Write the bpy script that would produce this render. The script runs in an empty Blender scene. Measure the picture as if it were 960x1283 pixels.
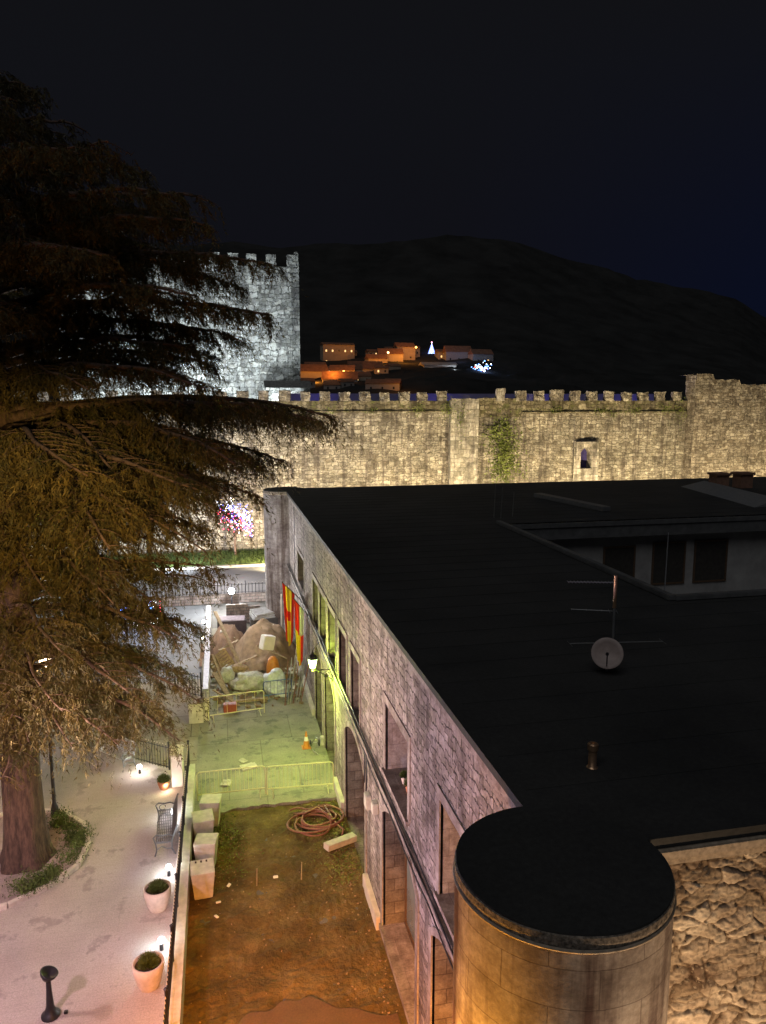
import bpy, bmesh, math, random
import numpy as np
from mathutils import Vector, Matrix, noise
random.seed(7); rng = np.random.default_rng(7)
S = bpy.context.scene; C = S.collection
R = math.radians
# ---------------------------------------------------------------- camera, world, light, exposure
cam = bpy.data.objects.new('camera', bpy.data.cameras.new('camera')); C.objects.link(cam)
cam.location = (0, 0, 14); cam.rotation_euler = (R(90-8.47), 0, R(-12.22))
cam.data.sensor_fit = 'VERTICAL'; cam.data.sensor_height = 36; cam.data.lens = 26.66
cam.data.clip_end = 6000; cam.data.clip_start = .1
S.camera = cam
S.view_settings.view_transform = 'Standard'; S.view_settings.look = 'None'
S.view_settings.exposure = 0; S.view_settings.gamma = 1
W = bpy.data.worlds.new('World'); S.world = W; W.use_nodes = True
wt = W.node_tree; wt.nodes.clear()
wo = wt.nodes.new('ShaderNodeOutputWorld'); bg = wt.nodes.new('ShaderNodeBackground')
tc = wt.nodes.new('ShaderNodeTexCoord'); sx = wt.nodes.new('ShaderNodeSeparateXYZ')
rp = wt.nodes.new('ShaderNodeValToRGB')
wt.links.new(tc.outputs['Generated'], sx.inputs[0]); wt.links.new(sx.outputs['Z'], rp.inputs[0])
e = rp.color_ramp.elements
e[0].position = 0.0; e[0].color = (.0045, .0047, .0065, 1)
e[1].position = .62; e[1].color = (.0058, .0058, .0064, 1)
m = rp.color_ramp.elements.new(.2); m.color = (.0050, .0052, .0078, 1)
m = rp.color_ramp.elements.new(.36); m.color = (.0055, .0058, .0078, 1)
bg.inputs['Strength'].default_value = 1.0
mr = wt.nodes.new('ShaderNodeMapRange'); mr.inputs[1].default_value = .28; mr.inputs[2].default_value = .75
wt.links.new(sx.outputs['X'], mr.inputs[0])
mz = wt.nodes.new('ShaderNodeMapRange'); mz.inputs[1].default_value = .42; mz.inputs[2].default_value = .12
wt.links.new(sx.outputs['Z'], mz.inputs[0])
mm = wt.nodes.new('ShaderNodeMath'); mm.operation = 'MULTIPLY'; wt.links.new(mr.outputs[0], mm.inputs[0]); wt.links.new(mz.outputs[0], mm.inputs[1])
mx = wt.nodes.new('ShaderNodeMix'); mx.data_type = 'RGBA'; mx.inputs[7].default_value = (.0022, .0040, .0150, 1)
wt.links.new(mm.outputs[0], mx.inputs[0]); wt.links.new(rp.outputs[0], mx.inputs[6])
wt.links.new(mx.outputs[2], bg.inputs[0]); wt.links.new(bg.outputs[0], wo.inputs[0])

def sun(name, st, ang, rot, col):
    l = bpy.data.lights.new(name, 'SUN'); l.energy = st; l.angle = R(ang); l.color = col
    o = bpy.data.objects.new(name, l); C.objects.link(o); o.rotation_euler = rot; return o
sun('black_lift_sun', .36, 40, (R(38), 0, R(-35)), (.95, .97, 1))  # weak overhead sun added to lift the blacks of roof and hill
def point(name, loc, w, col, r=.1):
    l = bpy.data.lights.new(name, 'POINT'); l.energy = w; l.color = col; l.shadow_soft_size = r
    o = bpy.data.objects.new(name, l); C.objects.link(o); o.location = loc; return o
def spot(name, loc, tgt, w, col, ang=120, r=.2, blend=.6):
    l = bpy.data.lights.new(name, 'SPOT'); l.energy = w; l.color = col; l.shadow_soft_size = r
    l.spot_size = R(ang); l.spot_blend = blend
    o = bpy.data.objects.new(name, l); C.objects.link(o); o.location = loc
    o.rotation_euler = (Vector(tgt)-Vector(loc)).to_track_quat('-Z', 'Y').to_euler(); return o
WARM = (1, .78, .45); COOL = (.80, .92, 1); SOD = (1, .46, .07)
# castle floodlights standing on the ground before the curtain wall
for x in (-22, -13, -4):
    spot('castle_floodlight', (x, 60.5, .6), (x, 70, 8.5), 6500, (.86, .92, 1), 150, .3)
for x in (4, 12, 20, 28, 36, 45, 56):
    spot('castle_floodlight', (x, 60.5, .6), (x, 70, 8.5), 8200, (1, .80, .46), 150, .3)
for x in (-14, -6, 3):
    spot('keep_floodlight', (x, 77, 12), (x-.5, 88, 22), 11000, (.86, .96, 1), 150, .3)
spot('keep_side_floodlight', (19, 80, 13), (9.5, 90, 24), 3000, (.85, .96, 1), 90, .3)
for x in (10, 22, 34, 44): point('courtyard_blue_light', (x, 73.4, 13.2), 110, (.10, .07, 1), .3)
# street lamps: outside the frame below and left of the camera, some of the rest beside modelled fittings, others added without one
point('sodium_street_lamp', (1.5, 6.9, 5.3), 1050, (1, .42, .03), .1)
point('sodium_wall_lamp', (4.9, 5.0, 4.8), 820, (1, .68, .40), .06)
spot('sodium_yard_lamp', (-.6, 3.0, 8.6), (1.0, 12.6, 0), 32000, (1, .33, .03), 46, .2, 1)
spot('tree_fill_spot', (-2.0, 1.0, 13.0), (-4.8, 21, 8.6), 13000, (1, .64, .20), 38, .2, .7)  # spot added to gild the cedar, cone narrowed so upper tiers stay dark
spot('plaza_street_lamp', (-6.2, 11.5, 7.2), (-3.5, 15, 0), 2300, (1, .58, .74), 140, .25, .5)
spot('plaza_street_lamp_far', (-9.5, 17, 6.5), (-4, 23, 0), 2000, (1, .66, .62), 140, .25, .5)
spot('facade_violet_light', (-7.5, 8.0, 5.0), (3.8, 13, 7.2), 5200, (.84, .66, 1), 64, .3, 1)
spot('facade_warm_light', (-7.5, 16, 4.5), (3.8, 21, 6.8), 7200, (1, .74, .60), 80, .3, 1)
point('green_lantern_light', (3.05, 26.3, 4.22), 620, (.62, 1, .05), .1)
point('slab_green_fill', (2.1, 26.8, 4.2), 540, (.98, 1, .40), .15)  # extra greenish fill for the slab, hung apart from the lantern
point('tree_lamp_light', (-5.62, 24.7, 5.9), 420, (1, .60, .30), .1)
point('flag_fill_light', (1.2, 31.5, 5.2), 160, (1, .95, .8), .1)  # fill added to brighten the flags, no lamp hangs here
point('square_lamp_light', (.55, 49.6, 1.9), 1000, (.9, .95, 1), .1)
point('road_lamp_light', (-6.5, 50, 5.5), 900, (.80, .90, 1), .2)
point('road_lamp_light', (-14, 60, 6.0), 2600, (.80, .90, 1), .2)
point('cross_fill_light', (0.5, 57, 4), 1500, (1, .88, .84), .2)  # neutral fill added against the green cast, no fitting stands here
point('path_lamp_light', (-.72, 47.5, 3.0), 650, (1, .90, .78), .06)
point('path_lamp_light', (-5.5, 36, 4.2), 380, (1, .80, .55), .1)
point('facade_far_lamp', (-.5, 40, 5.5), 1300, (.96, .95, 1), .15)

# ---------------------------------------------------------------- helpers
class MB:
    def __init__(s): s.v = []; s.f = []; s.m = []; s.uv = {}
    def add(s, vs, fs, mi=0):
        b = len(s.v); s.v += [tuple(p) for p in vs]
        for f in fs: s.f.append(tuple(b+i for i in f)); s.m.append(mi)
        return b
    def quad(s, a, b, c, d, mi=0): s.add([a, b, c, d], [(0, 1, 2, 3)], mi)
    def poly(s, pts, mi=0): s.add(pts, [tuple(range(len(pts)))], mi)
    def box(s, x0, x1, y0, y1, z0, z1, mi=0, M=None, bev=0):
        if bev:
            bm = bmesh.new(); bmesh.ops.create_cube(bm, size=1)
            for v in bm.verts:
                v.co = Vector(((x0+x1)/2+v.co.x*(x1-x0), (y0+y1)/2+v.co.y*(y1-y0), (z0+z1)/2+v.co.z*(z1-z0)))
            bmesh.ops.bevel(bm, geom=list(bm.edges), offset=bev, segments=2, affect='EDGES')
            bm.verts.ensure_lookup_table(); bm.verts.index_update()
            vs = [v.co.copy() for v in bm.verts]; fs = [[v.index for v in f.verts] for f in bm.faces]; bm.free()
        else:
            vs = [Vector(p) for p in [(x0,y0,z0),(x1,y0,z0),(x1,y1,z0),(x0,y1,z0),(x0,y0,z1),(x1,y0,z1),(x1,y1,z1),(x0,y1,z1)]]
            fs = [(0,3,2,1),(4,5,6,7),(0,1,5,4),(1,2,6,5),(2,3,7,6),(3,0,4,7)]
        if M is not None: vs = [M @ v for v in vs]
        s.add(vs, fs, mi); return s
    def cyl(s, p0, p1, r0, r1=None, n=10, mi=0, caps=True):
        if r1 is None: r1 = r0
        p0 = Vector(p0); p1 = Vector(p1); d = (p1-p0).normalized()
        a = d.orthogonal().normalized(); b = d.cross(a)
        vs = []
        for p, r in ((p0, r0), (p1, r1)):
            for i in range(n):
                t = 2*math.pi*i/n; vs.append(p+a*(r*math.cos(t))+b*(r*math.sin(t)))
        fs = [(i, (i+1) % n, n+(i+1) % n, n+i) for i in range(n)]
        if caps: fs += [tuple(range(n-1, -1, -1)), tuple(range(n, 2*n))]
        s.add(vs, fs, mi); return s
    def tube(s, pts, r, n=8, mi=0):
        pts = [Vector(p) for p in pts]; rs = r if isinstance(r, (list, tuple)) else [r]*len(pts)
        vs = []; up = None
        for i, p in enumerate(pts):
            d = (pts[min(i+1, len(pts)-1)]-pts[max(i-1, 0)]).normalized()
            a = (d.orthogonal() if up is None else (up-d*up.dot(d))).normalized(); up = a; b = d.cross(a)
            for k in range(n):
                t = 2*math.pi*k/n; vs.append(p+a*(rs[i]*math.cos(t))+b*(rs[i]*math.sin(t)))
        fs = []
        for i in range(len(pts)-1):
            for k in range(n): fs.append((i*n+k, i*n+(k+1) % n, (i+1)*n+(k+1) % n, (i+1)*n+k))
        fs += [tuple(range(n-1, -1, -1)), tuple(range((len(pts)-1)*n, len(pts)*n))]
        s.add(vs, fs, mi); return s
    def lathe(s, prof, c, n=32, mi=0, a0=0, a1=2*math.pi, wob=0):
        full = abs(a1-a0-2*math.pi) < 1e-6; k = n if full else n+1; vs = []; b = len(s.v)
        for (r, z) in prof:
            for i in range(k):
                t = a0+(a1-a0)*i/n
                rr = r*(1+wob*noise.noise(Vector((math.cos(t)*2, math.sin(t)*2, z*3+c[0]))))
                vs.append((c[0]+rr*math.cos(t), c[1]+rr*math.sin(t), c[2]+z))
        fs = []; uvs = []
        for j in range(len(prof)-1):
            for i in range(n):
                i2 = (i+1) % k
                fs.append((j*k+i, j*k+i2, (j+1)*k+i2, (j+1)*k+i))
        nf = len(s.f); s.add(vs, fs, mi); q = 0; rad = max(p[0] for p in prof)
        for j in range(len(prof)-1):
            for i in range(n):
                u0 = rad*(a0+(a1-a0)*i/n); u1 = rad*(a0+(a1-a0)*(i+1)/n)
                z0 = prof[j][1]+c[2]; z1 = prof[j+1][1]+c[2]
                s.uv[nf+q] = [(u0, z0), (u1, z0), (u1, z1), (u0, z1)]; q += 1
        return s
    def build(s, name, mats, parent=None, smooth=False, base=None):
        me = bpy.data.meshes.new(name); me.from_pydata(s.v, [], s.f)
        if not isinstance(mats, (list, tuple)): mats = [mats]
        for mm in mats: me.materials.append(mm)
        me.polygons.foreach_set('material_index', s.m)
        if smooth: me.polygons.foreach_set('use_smooth', [True]*len(me.polygons))
        uvl = me.uv_layers.new(name='UVMap'); uv = np.zeros(len(me.loops)*2, dtype=np.float32)
        for p in me.polygons:
            if p.index in s.uv:
                for li, q in zip(p.loop_indices, s.uv[p.index]): uv[2*li] = q[0]; uv[2*li+1] = q[1]
                continue
            nn = p.normal; ax = max(range(3), key=lambda i: abs(nn[i]))
            for li in p.loop_indices:
                c = s.v[me.loops[li].vertex_index]
                if ax == 0: uv[2*li] = c[1]; uv[2*li+1] = c[2]
                elif ax == 1: uv[2*li] = c[0]; uv[2*li+1] = c[2]
                else: uv[2*li] = c[0]; uv[2*li+1] = c[1]
        uvl.data.foreach_set('uv', uv)
        o = bpy.data.objects.new(name, me); C.objects.link(o)
        off = Vector(base) if base is not None else (parent['_o'] if False else None)
        if parent is not None:
            o.parent = parent
            w = Vector(parent.location) if parent.parent is None else Vector((0, 0, 0))
            if parent.parent is not None:
                w = Vector(parent.parent.location)
            if parent.type == 'MESH' and parent.parent is None: w = Vector(parent.location)
            if any(abs(k) > 1e-9 for k in w): me.transform(Matrix.Translation(-w))
        elif base is not None:
            me.transform(Matrix.Translation(-Vector(base))); o.location = base
        me.update()
        return o
def tag(o, label=None, cat=None, group=None, kind=None):
    if label: o['label'] = label
    if cat: o['category'] = cat
    if group: o['group'] = group
    if kind: o['kind'] = kind
    return o
def thing(name, label, cat, loc=(0, 0, 0), group=None, rz=0):
    o = bpy.data.objects.new(name, None); C.objects.link(o); o.location = loc; o.rotation_euler = (0, 0, rz)
    o.empty_display_size = .2
    return tag(o, label, cat, group)
def struct(mb, name, mat, label=None, smooth=False):
    o = mb.build(name, mat, smooth=smooth); o['kind'] = 'structure'
    if label: o['label'] = label
    return o
def copy_tree(o, parent=None):
    c = o.copy(); C.objects.link(c)
    if parent is not None: c.parent = parent
    for ch in [k for k in bpy.data.objects if k.parent == o]: copy_tree(ch, c)
    return c
def dup(o, loc, rz, label):
    c = copy_tree(o); c.location = loc; c.rotation_euler = (0, 0, rz); c['label'] = label; return c

# ---------------------------------------------------------------- materials
def newmat(name):
    m = bpy.data.materials.new(name); m.use_nodes = True
    return m, m.node_tree, m.node_tree.nodes['Principled BSDF']
def nd(t, typ, **k):
    n = t.nodes.new(typ)
    for a, b in k.items():
        if a.startswith('_'): n.inputs[a[1:].replace('_', ' ')].default_value = b
        else: setattr(n, a, b)
    return n
def ramp(t, src, stops):
    r = t.nodes.new('ShaderNodeValToRGB'); t.links.new(src, r.inputs[0]); e = r.color_ramp.elements
    while len(e) < len(stops): e.new(.5)
    for i, (p, c) in enumerate(stops):
        e[i].position = p; e[i].color = (*c, 1) if len(c) == 3 else c
    return r.outputs[0]
def mix(t, a, b, f, mode='MIX'):
    n = t.nodes.new('ShaderNodeMix'); n.data_type = 'RGBA'; n.blend_type = mode
    for s_, v in ((n.inputs[0], f), (n.inputs[6], a), (n.inputs[7], b)):
        if hasattr(v, 'is_output'): t.links.new(v, s_)
        elif isinstance(v, (int, float)): s_.default_value = v
        else: s_.default_value = (*v, 1)
    return n.outputs[2]
def mapped(t, scale=(1, 1, 1), uv=True):
    c = t.nodes.new('ShaderNodeTexCoord'); mp = t.nodes.new('ShaderNodeMapping')
    t.links.new(c.outputs['UV' if uv else 'Object'], mp.inputs[0]); mp.inputs['Scale'].default_value = scale
    return mp.outputs[0]
def noi(t, vec, sc, det=4, rough=.6):
    n = nd(t, 'ShaderNodeTexNoise', _Scale=sc, _Detail=det, _Roughness=rough); t.links.new(vec, n.inputs['Vector'])
    return n.outputs['Fac']
def bump(t, b, h, st=.5, dist=.02):
    n = nd(t, 'ShaderNodeBump', _Strength=st, _Distance=dist); t.links.new(h, n.inputs['Height'])
    t.links.new(n.outputs[0], b.inputs['Normal']); return n
def plain(name, col, rough=.7, metal=0, var=.25, sc=6, uv=False, spec=.4, bm=.15):
    m, t, b = newmat(name)
    v = mapped(t, uv=uv); n = noi(t, v, sc, 5)
    lo = tuple(c*(1-var) for c in col); hi = tuple(min(1, c*(1+var)) for c in col)
    t.links.new(ramp(t, n, [(.3, lo), (.7, hi)]), b.inputs['Base Color'])
    b.inputs['Roughness'].default_value = rough; b.inputs['Metallic'].default_value = metal
    b.inputs['Specular IOR Level'].default_value = spec
    if bm: bump(t, b, noi(t, v, sc*5, 3), bm, .01)
    return m
def emit(name, col, st):
    m, t, b = newmat(name)
    b.inputs['Base Color'].default_value = (*col, 1); b.inputs['Emission Color'].default_value = (*col, 1)
    b.inputs['Emission Strength'].default_value = st; return m
def rubble(name, dark, mid, light, w=.5, h=.25, mortar=.35, bst=.8, bd=.04, stain=.5, moss=0, mossc=(.05, .07, .015), streak=.5, warp=.25, msize=.02):
    """irregular coursed stone: two sizes of warped courses blended, each stone its own tone, then streaks and lichen"""
    m, t, b = newmat(name)
    v0 = mapped(t)
    def warped(sc, amt, src):
        wn = nd(t, 'ShaderNodeTexNoise', _Scale=sc, _Detail=3, _Roughness=.6); t.links.new(v0, wn.inputs['Vector'])
        sub = nd(t, 'ShaderNodeVectorMath', operation='SUBTRACT'); t.links.new(wn.outputs['Color'], sub.inputs[0]); sub.inputs[1].default_value = (.5, .5, .5)
        sc_ = nd(t, 'ShaderNodeVectorMath', operation='SCALE'); t.links.new(sub.outputs[0], sc_.inputs[0]); sc_.inputs['Scale'].default_value = amt
        ad = nd(t, 'ShaderNodeVectorMath', operation='ADD'); t.links.new(src, ad.inputs[0]); t.links.new(sc_.outputs[0], ad.inputs[1]); return ad.outputs[0]
    vw = warped(1.1/w, warp*w*1.6, v0); vw = warped(3.2/w, warp*w*.6, vw)
    def bricks(k):
        br = nd(t, 'ShaderNodeTexBrick', _Scale=1.0, _Color1=(0, 0, 0, 1), _Color2=(1, 1, 1, 1), _Mortar=(.5, .5, .5, 1), _Mortar_Size=msize*k, _Mortar_Smooth=.6, _Brick_Width=w*k, _Row_Height=h*k)
        br.offset_frequency = 2; br.squash_frequency = 3; br.squash = .7; t.links.new(vw, br.inputs['Vector']); return br
    b1, b2 = bricks(1.0), bricks(1.55)
    sel = ramp(t, noi(t, v0, .9/w*.5, 3), [(.49, (0,)*3), (.51, (1,)*3)])
    tone = mix(t, b1.outputs['Color'], b2.outputs['Color'], sel); fac = mix(t, b1.outputs['Fac'], b2.outputs['Fac'], sel)
    base = ramp(t, tone, [(.1, dark), (.5, mid), (.9, light)])
    fine = noi(t, v0, 4.5/w, 7, .72)
    base = mix(t, base, ramp(t, fine, [(.3, (.42,)*3), (.7, (1.4,)*3)]), .8, 'MULTIPLY')
    big = noi(t, v0, .55, 5, .6)
    base = mix(t, base, ramp(t, big, [(.35, (1-stain,)*3), (.62, (1.12,)*3)]), 1.0, 'MULTIPLY')
    base = mix(t, base, ramp(t, noi(t, v0, 1.9, 4, .6), [(.36, (.70, .66, .60)), (.6, (1.1, 1.1, 1.12))]), .8, 'MULTIPLY')
    if streak:
        mp2 = t.nodes.new('ShaderNodeMapping'); t.links.new(v0, mp2.inputs[0]); mp2.inputs['Scale'].default_value = (1.6, .12, 1)
        st = noi(t, mp2.outputs[0], 1.5, 5, .6)
        base = mix(t, base, ramp(t, st, [(.38, (1-streak, 1-streak*1.05, 1-streak)), (.54, (1, 1, 1))]), 1.0, 'MULTIPLY')
    if moss:
        mn = noi(t, v0, 1.1, 6, .7)
        base = mix(t, base, mossc, ramp(t, mn, [(.66-moss*.3, (0,)*3), (.78-moss*.3, (.8,)*3)]))
    brk = ramp(t, noi(t, v0, 2.2/w, 4, .7), [(.35, (.25,)*3), (.6, (1,)*3)])
    jf = mix(t, (0, 0, 0), fac, brk)
    col = mix(t, base, tuple(c*mortar for c in dark), jf)
    t.links.new(col, b.inputs['Base Color']); b.inputs['Roughness'].default_value = .93
    b.inputs['Specular IOR Level'].default_value = .15
    inv = ramp(t, jf, [(0, (1,)*3), (1, (0,)*3)])
    bump(t, b, mix(t, inv, fine, .45), bst, bd)
    return m
def ashlar(name, c1, c2, mort, w=.6, h=.3, bst=.4, streak=.5, msize=.012, stainc=(.25, .18, .14)):
    m, t, b = newmat(name)
    v0 = mapped(t)
    wn = nd(t, 'ShaderNodeTexNoise', _Scale=3, _Detail=2); t.links.new(v0, wn.inputs['Vector'])
    sub = nd(t, 'ShaderNodeVectorMath', operation='SUBTRACT'); t.links.new(wn.outputs['Color'], sub.inputs[0]); sub.inputs[1].default_value = (.5, .5, .5)
    scv = nd(t, 'ShaderNodeVectorMath', operation='SCALE'); t.links.new(sub.outputs[0], scv.inputs[0]); scv.inputs['Scale'].default_value = .03
    ad = nd(t, 'ShaderNodeVectorMath', operation='ADD'); t.links.new(v0, ad.inputs[0]); t.links.new(scv.outputs[0], ad.inputs[1])
    br = nd(t, 'ShaderNodeTexBrick', _Scale=1.0, _Color1=(*c1, 1), _Color2=(*c2, 1), _Mortar=(*mort, 1), _Mortar_Size=msize, _Mortar_Smooth=.2, _Brick_Width=w, _Row_Height=h)
    br.offset_frequency = 2; t.links.new(ad.outputs[0], br.inputs['Vector'])
    fine = noi(t, v0, 18, 6, .7)
    base = mix(t, br.outputs['Color'], ramp(t, fine, [(.3, (.6,)*3), (.7, (1.25,)*3)]), .7, 'MULTIPLY')
    big = noi(t, v0, 1.3, 5, .65)
    base = mix(t, base, ramp(t, big, [(.35, (.55, .50, .50)), (.6, (1.1,)*3)]), .95, 'MULTIPLY')
    base = mix(t, base, ramp(t, noi(t, v0, 5, 5, .7), [(.38, (.75, .70, .66)), (.6, (1.08,)*3)]), .8, 'MULTIPLY')
    if streak:
        mp2 = t.nodes.new('ShaderNodeMapping'); t.links.new(v0, mp2.inputs[0]); mp2.inputs['Scale'].default_value = (1.3, .10, 1)
        st = noi(t, mp2.outputs[0], 1.6, 5, .6)
        base = mix(t, base, ramp(t, st, [(.40, stainc), (.55, (1, 1, 1))]), streak, 'MULTIPLY')
    t.links.new(base, b.inputs['Base Color']); b.inputs['Roughness'].default_value = .85
    b.inputs['Specular IOR Level'].default_value = .2
    inv = ramp(t, br.outputs['Fac'], [(0, (1,)*3), (1, (0,)*3)])
    bump(t, b, mix(t, inv, fine, .3), bst, .02)
    return m
def ground(name, stops, sc=1.5, rough=.9, sc2=22, bst=.3, bd=.02, spec=.2, patch=None, joints=None):
    m, t, b = newmat(name); v = mapped(t)
    n1 = noi(t, v, sc, 7, .65); n2 = noi(t, v, sc2, 5, .7)
    base = ramp(t, n1, stops)
    base = mix(t, base, ramp(t, n2, [(.3, (.6,)*3), (.7, (1.3,)*3)]), .7, 'MULTIPLY')
    h = n2
    if patch:
        n3 = noi(t, v, patch[1], 6, .7); base = mix(t, base, patch[0], ramp(t, n3, [(patch[2], (0,)*3), (patch[2]+.06, (.85,)*3)]))
    if joints:
        br = nd(t, 'ShaderNodeTexBrick', _Scale=1.0, _Color1=(1, 1, 1, 1), _Color2=(.86, .86, .86, 1), _Mortar=(.35, .35, .33, 1), _Mortar_Size=joints[2], _Mortar_Smooth=.3, _Brick_Width=joints[0], _Row_Height=joints[1])
        t.links.new(v, br.inputs['Vector']); base = mix(t, base, br.outputs['Color'], joints[3] if len(joints) > 3 else 1.0, 'MULTIPLY')
    t.links.new(base, b.inputs['Base Color']); b.inputs['Roughness'].default_value = rough
    b.inputs['Specular IOR Level'].default_value = spec
    bump(t, b, h, bst, bd); return m

M = {}
M['castle'] = rubble('castle_stone', (.22, .19, .15), (.34, .305, .25), (.46, .42, .345), .50, .24, .35, 1.0, .08, .48, .14, (.12, .12, .05), .5, .62, .03)
M['castle_moss'] = rubble('castle_mossy_stone', (.13, .11, .07), (.22, .19, .125), (.32, .28, .20), .6, .30, .35, .9, .07, .5, .5, (.09, .10, .03), .4, .62, .03)
M['castle_light'] = rubble('castle_buttress_stone', (.26, .24, .20), (.38, .35, .30), (.50, .46, .40), .8, .42, .45, .8, .06, .35, .12, (.12, .15, .05), .45, .25, .03)
M['tower'] = rubble('castle_tower_stone', (.19, .155, .12), (.30, .26, .21), (.42, .37, .30), .46, .22, .35, .9, .07, .35, .0, (.1, .1, .05), .3, .62, .03)
M['keep'] = rubble('keep_stone', (.20, .205, .195), (.36, .37, .35), (.52, .53, .50), .80, .45, .25, 1.0, .12, .4, 0, (.1, .1, .05), .3, .6, .045)
M['facade'] = rubble('facade_rubble_stone', (.25, .215, .19), (.345, .30, .265), (.43, .38, .34), .40, .165, .20, 1.0, .04, .34, 0, (.1, .1, .1), .42, .36, .016)
M['nearwall'] = rubble('rough_wall_stone', (.22, .16, .10), (.35, .26, .17), (.50, .39, .27), .5, .25, .3, .7, .03, .4, 0, (.1, .1, .1), .2, .4)
M['surround'] = ashlar('dressed_stone', (.38, .34, .30), (.33, .295, .26), (.22, .19, .17), 1.6, .55, .3, .45, .006)
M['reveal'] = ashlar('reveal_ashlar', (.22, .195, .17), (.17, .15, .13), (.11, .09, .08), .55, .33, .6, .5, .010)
M['turret'] = ashlar('turret_ashlar', (.42, .36, .31), (.33, .28, .24), (.24, .19, .165), 1.02, .44, .8, 1.0, .006, (.22, .12, .12))
M['turret_far'] = ashlar('far_turret_render', (.26, .24, .23), (.22, .20, .19), (.13, .12, .11), 1.0, .5, .4, .9, .006, (.35, .28, .25))
M['coping'] = plain('mossy_coping', (.20, .165, .13), .95, 0, .85, 22, bm=.8)
M['roll'] = plain('coping_roll', (.34, .27, .20), .8, 0, .35, 14)
M['roof'] = ground('dark_roof_membrane', [(.3, (.024,)*3), (.7, (.050, .049, .047))], .35, .75, 12, .2, .01, .25)
M['glass'] = plain('dark_glass', (.03, .035, .04), .12, 0, .1, 2, spec=.6, bm=0)
M['shopglass'] = plain('greenish_glass', (.14, .18, .17), .18, 0, .2, 1, spec=.6, bm=0)
M['interior'] = plain('dark_interior', (.05, .04, .035), .9)
M['wood'] = plain('brown_wood_frame', (.10, .06, .035), .6, 0, .3, 8)
M['iron'] = plain('black_iron', (.03, .03, .034), .45, .5, .2, 10)
M['irontip'] = plain('lit_fence_tip', (.60, .52, .42), .4, .3, .1, 10)  # pale colour on the iron stands for light caught by the tips
M['castiron'] = plain('grey_cast_iron', (.16, .17, .18), .4, .7, .2, 12)
M['cream'] = plain('cream_concrete', (.50, .47, .40), .85, 0, .2, 5, bm=.3)
M['lightconc'] = plain('light_concrete', (.50, .46, .40), .85, 0, .22, 3, bm=.3)
M['whitepaint'] = plain('white_paint', (.74, .72, .68), .6, 0, .08, 3)
M['yellowpaint'] = plain('pale_yellow_paint', (.62, .56, .33), .45, 0, .12, 8)
M['bluepaint'] = plain('blue_paint', (.08, .14, .34), .45, 0, .15, 8)
M['pot'] = plain('stone_pot', (.50, .42, .36), .8, 0, .15, 9, bm=.3)
M['terracotta'] = plain('terracotta', (.36, .15, .08), .8, 0, .2, 9)
M['soil'] = plain('dark_soil', (.045, .032, .022), .95, 0, .3, 20, bm=.6)
M['plaster'] = plain('pale_plaster', (.30, .28, .26), .9, 0, .15, 1.2)
M['metal'] = plain('galvanised_metal', (.42, .42, .42), .35, .8, .15, 14)
M['copper'] = plain('coppery_metal', (.55, .34, .20), .35, .8, .2, 14)
M['dish'] = plain('dish_paint', (.36, .28, .25), .5, 0, .18, 6)
M['orange'] = plain('orange_plastic', (.52, .20, .035), .5, 0, .15, 10)
M['redp'] = plain('red_plastic', (.26, .06, .035), .5, 0, .15, 10)
M['tarp'] = plain('grey_tarp', (.42, .43, .38), .55, 0, .35, 7, bm=.6)
M['whitebag'] = plain('white_sack', (.55, .58, .60), .5, 0, .25, 9, bm=.6)
M['plank'] = plain('weathered_plank', (.30, .22, .13), .85, 0, .35, 9, bm=.4)
M['hose'] = plain('red_brown_hose', (.20, .085, .055), .5, 0, .25, 12)
M['bark'] = plain('cedar_bark', (.115, .075, .058), .95, 0, .5, 9, bm=1.0)
M['earth'] = plain('heaped_earth', (.24, .165, .10), .95, 0, .35, 3, bm=.9)
M['earth2'] = plain('dark_heaped_earth', (.17, .105, .065), .95, 0, .35, 3, bm=.9)
M['village'] = plain('village_plaster', (.40, .33, .25), .9, 0, .15, .3)
M['vroof'] = plain('village_roof_tile', (.20, .10, .06), .9, 0, .3, .5)
M['brick'] = ashlar('brick_block', (.24, .19, .17), (.28, .24, .21), (.13, .12, .11), .4, .2, .4, .2, .02)
M['grass'] = plain('grass', (.06, .10, .025), .9, 0, .5, 12)
def leafmat(name, a, b_, tr=.15):
    m, t, b = newmat(name); v = mapped(t, uv=False)
    n1 = noi(t, v, 1.2, 4); n2 = noi(t, v, 9, 2)
    col = mix(t, ramp(t, n1, [(.35, a), (.65, b_)]), ramp(t, n2, [(.3, (.6,)*3), (.7, (1.4,)*3)]), .8, 'MULTIPLY')
    t.links.new(col, b.inputs['Base Color']); b.inputs['Roughness'].default_value = .6
    b.inputs['Specular IOR Level'].default_value = .2; return m
M['needles'] = leafmat('cedar_needles', (.038, .038, .016), (.110, .082, .026))
M['leaf'] = leafmat('shrub_leaves', (.05, .075, .02), (.10, .14, .04))
M['ivy'] = leafmat('ivy_leaves', (.08, .10, .02), (.17, .20, .05))

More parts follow.
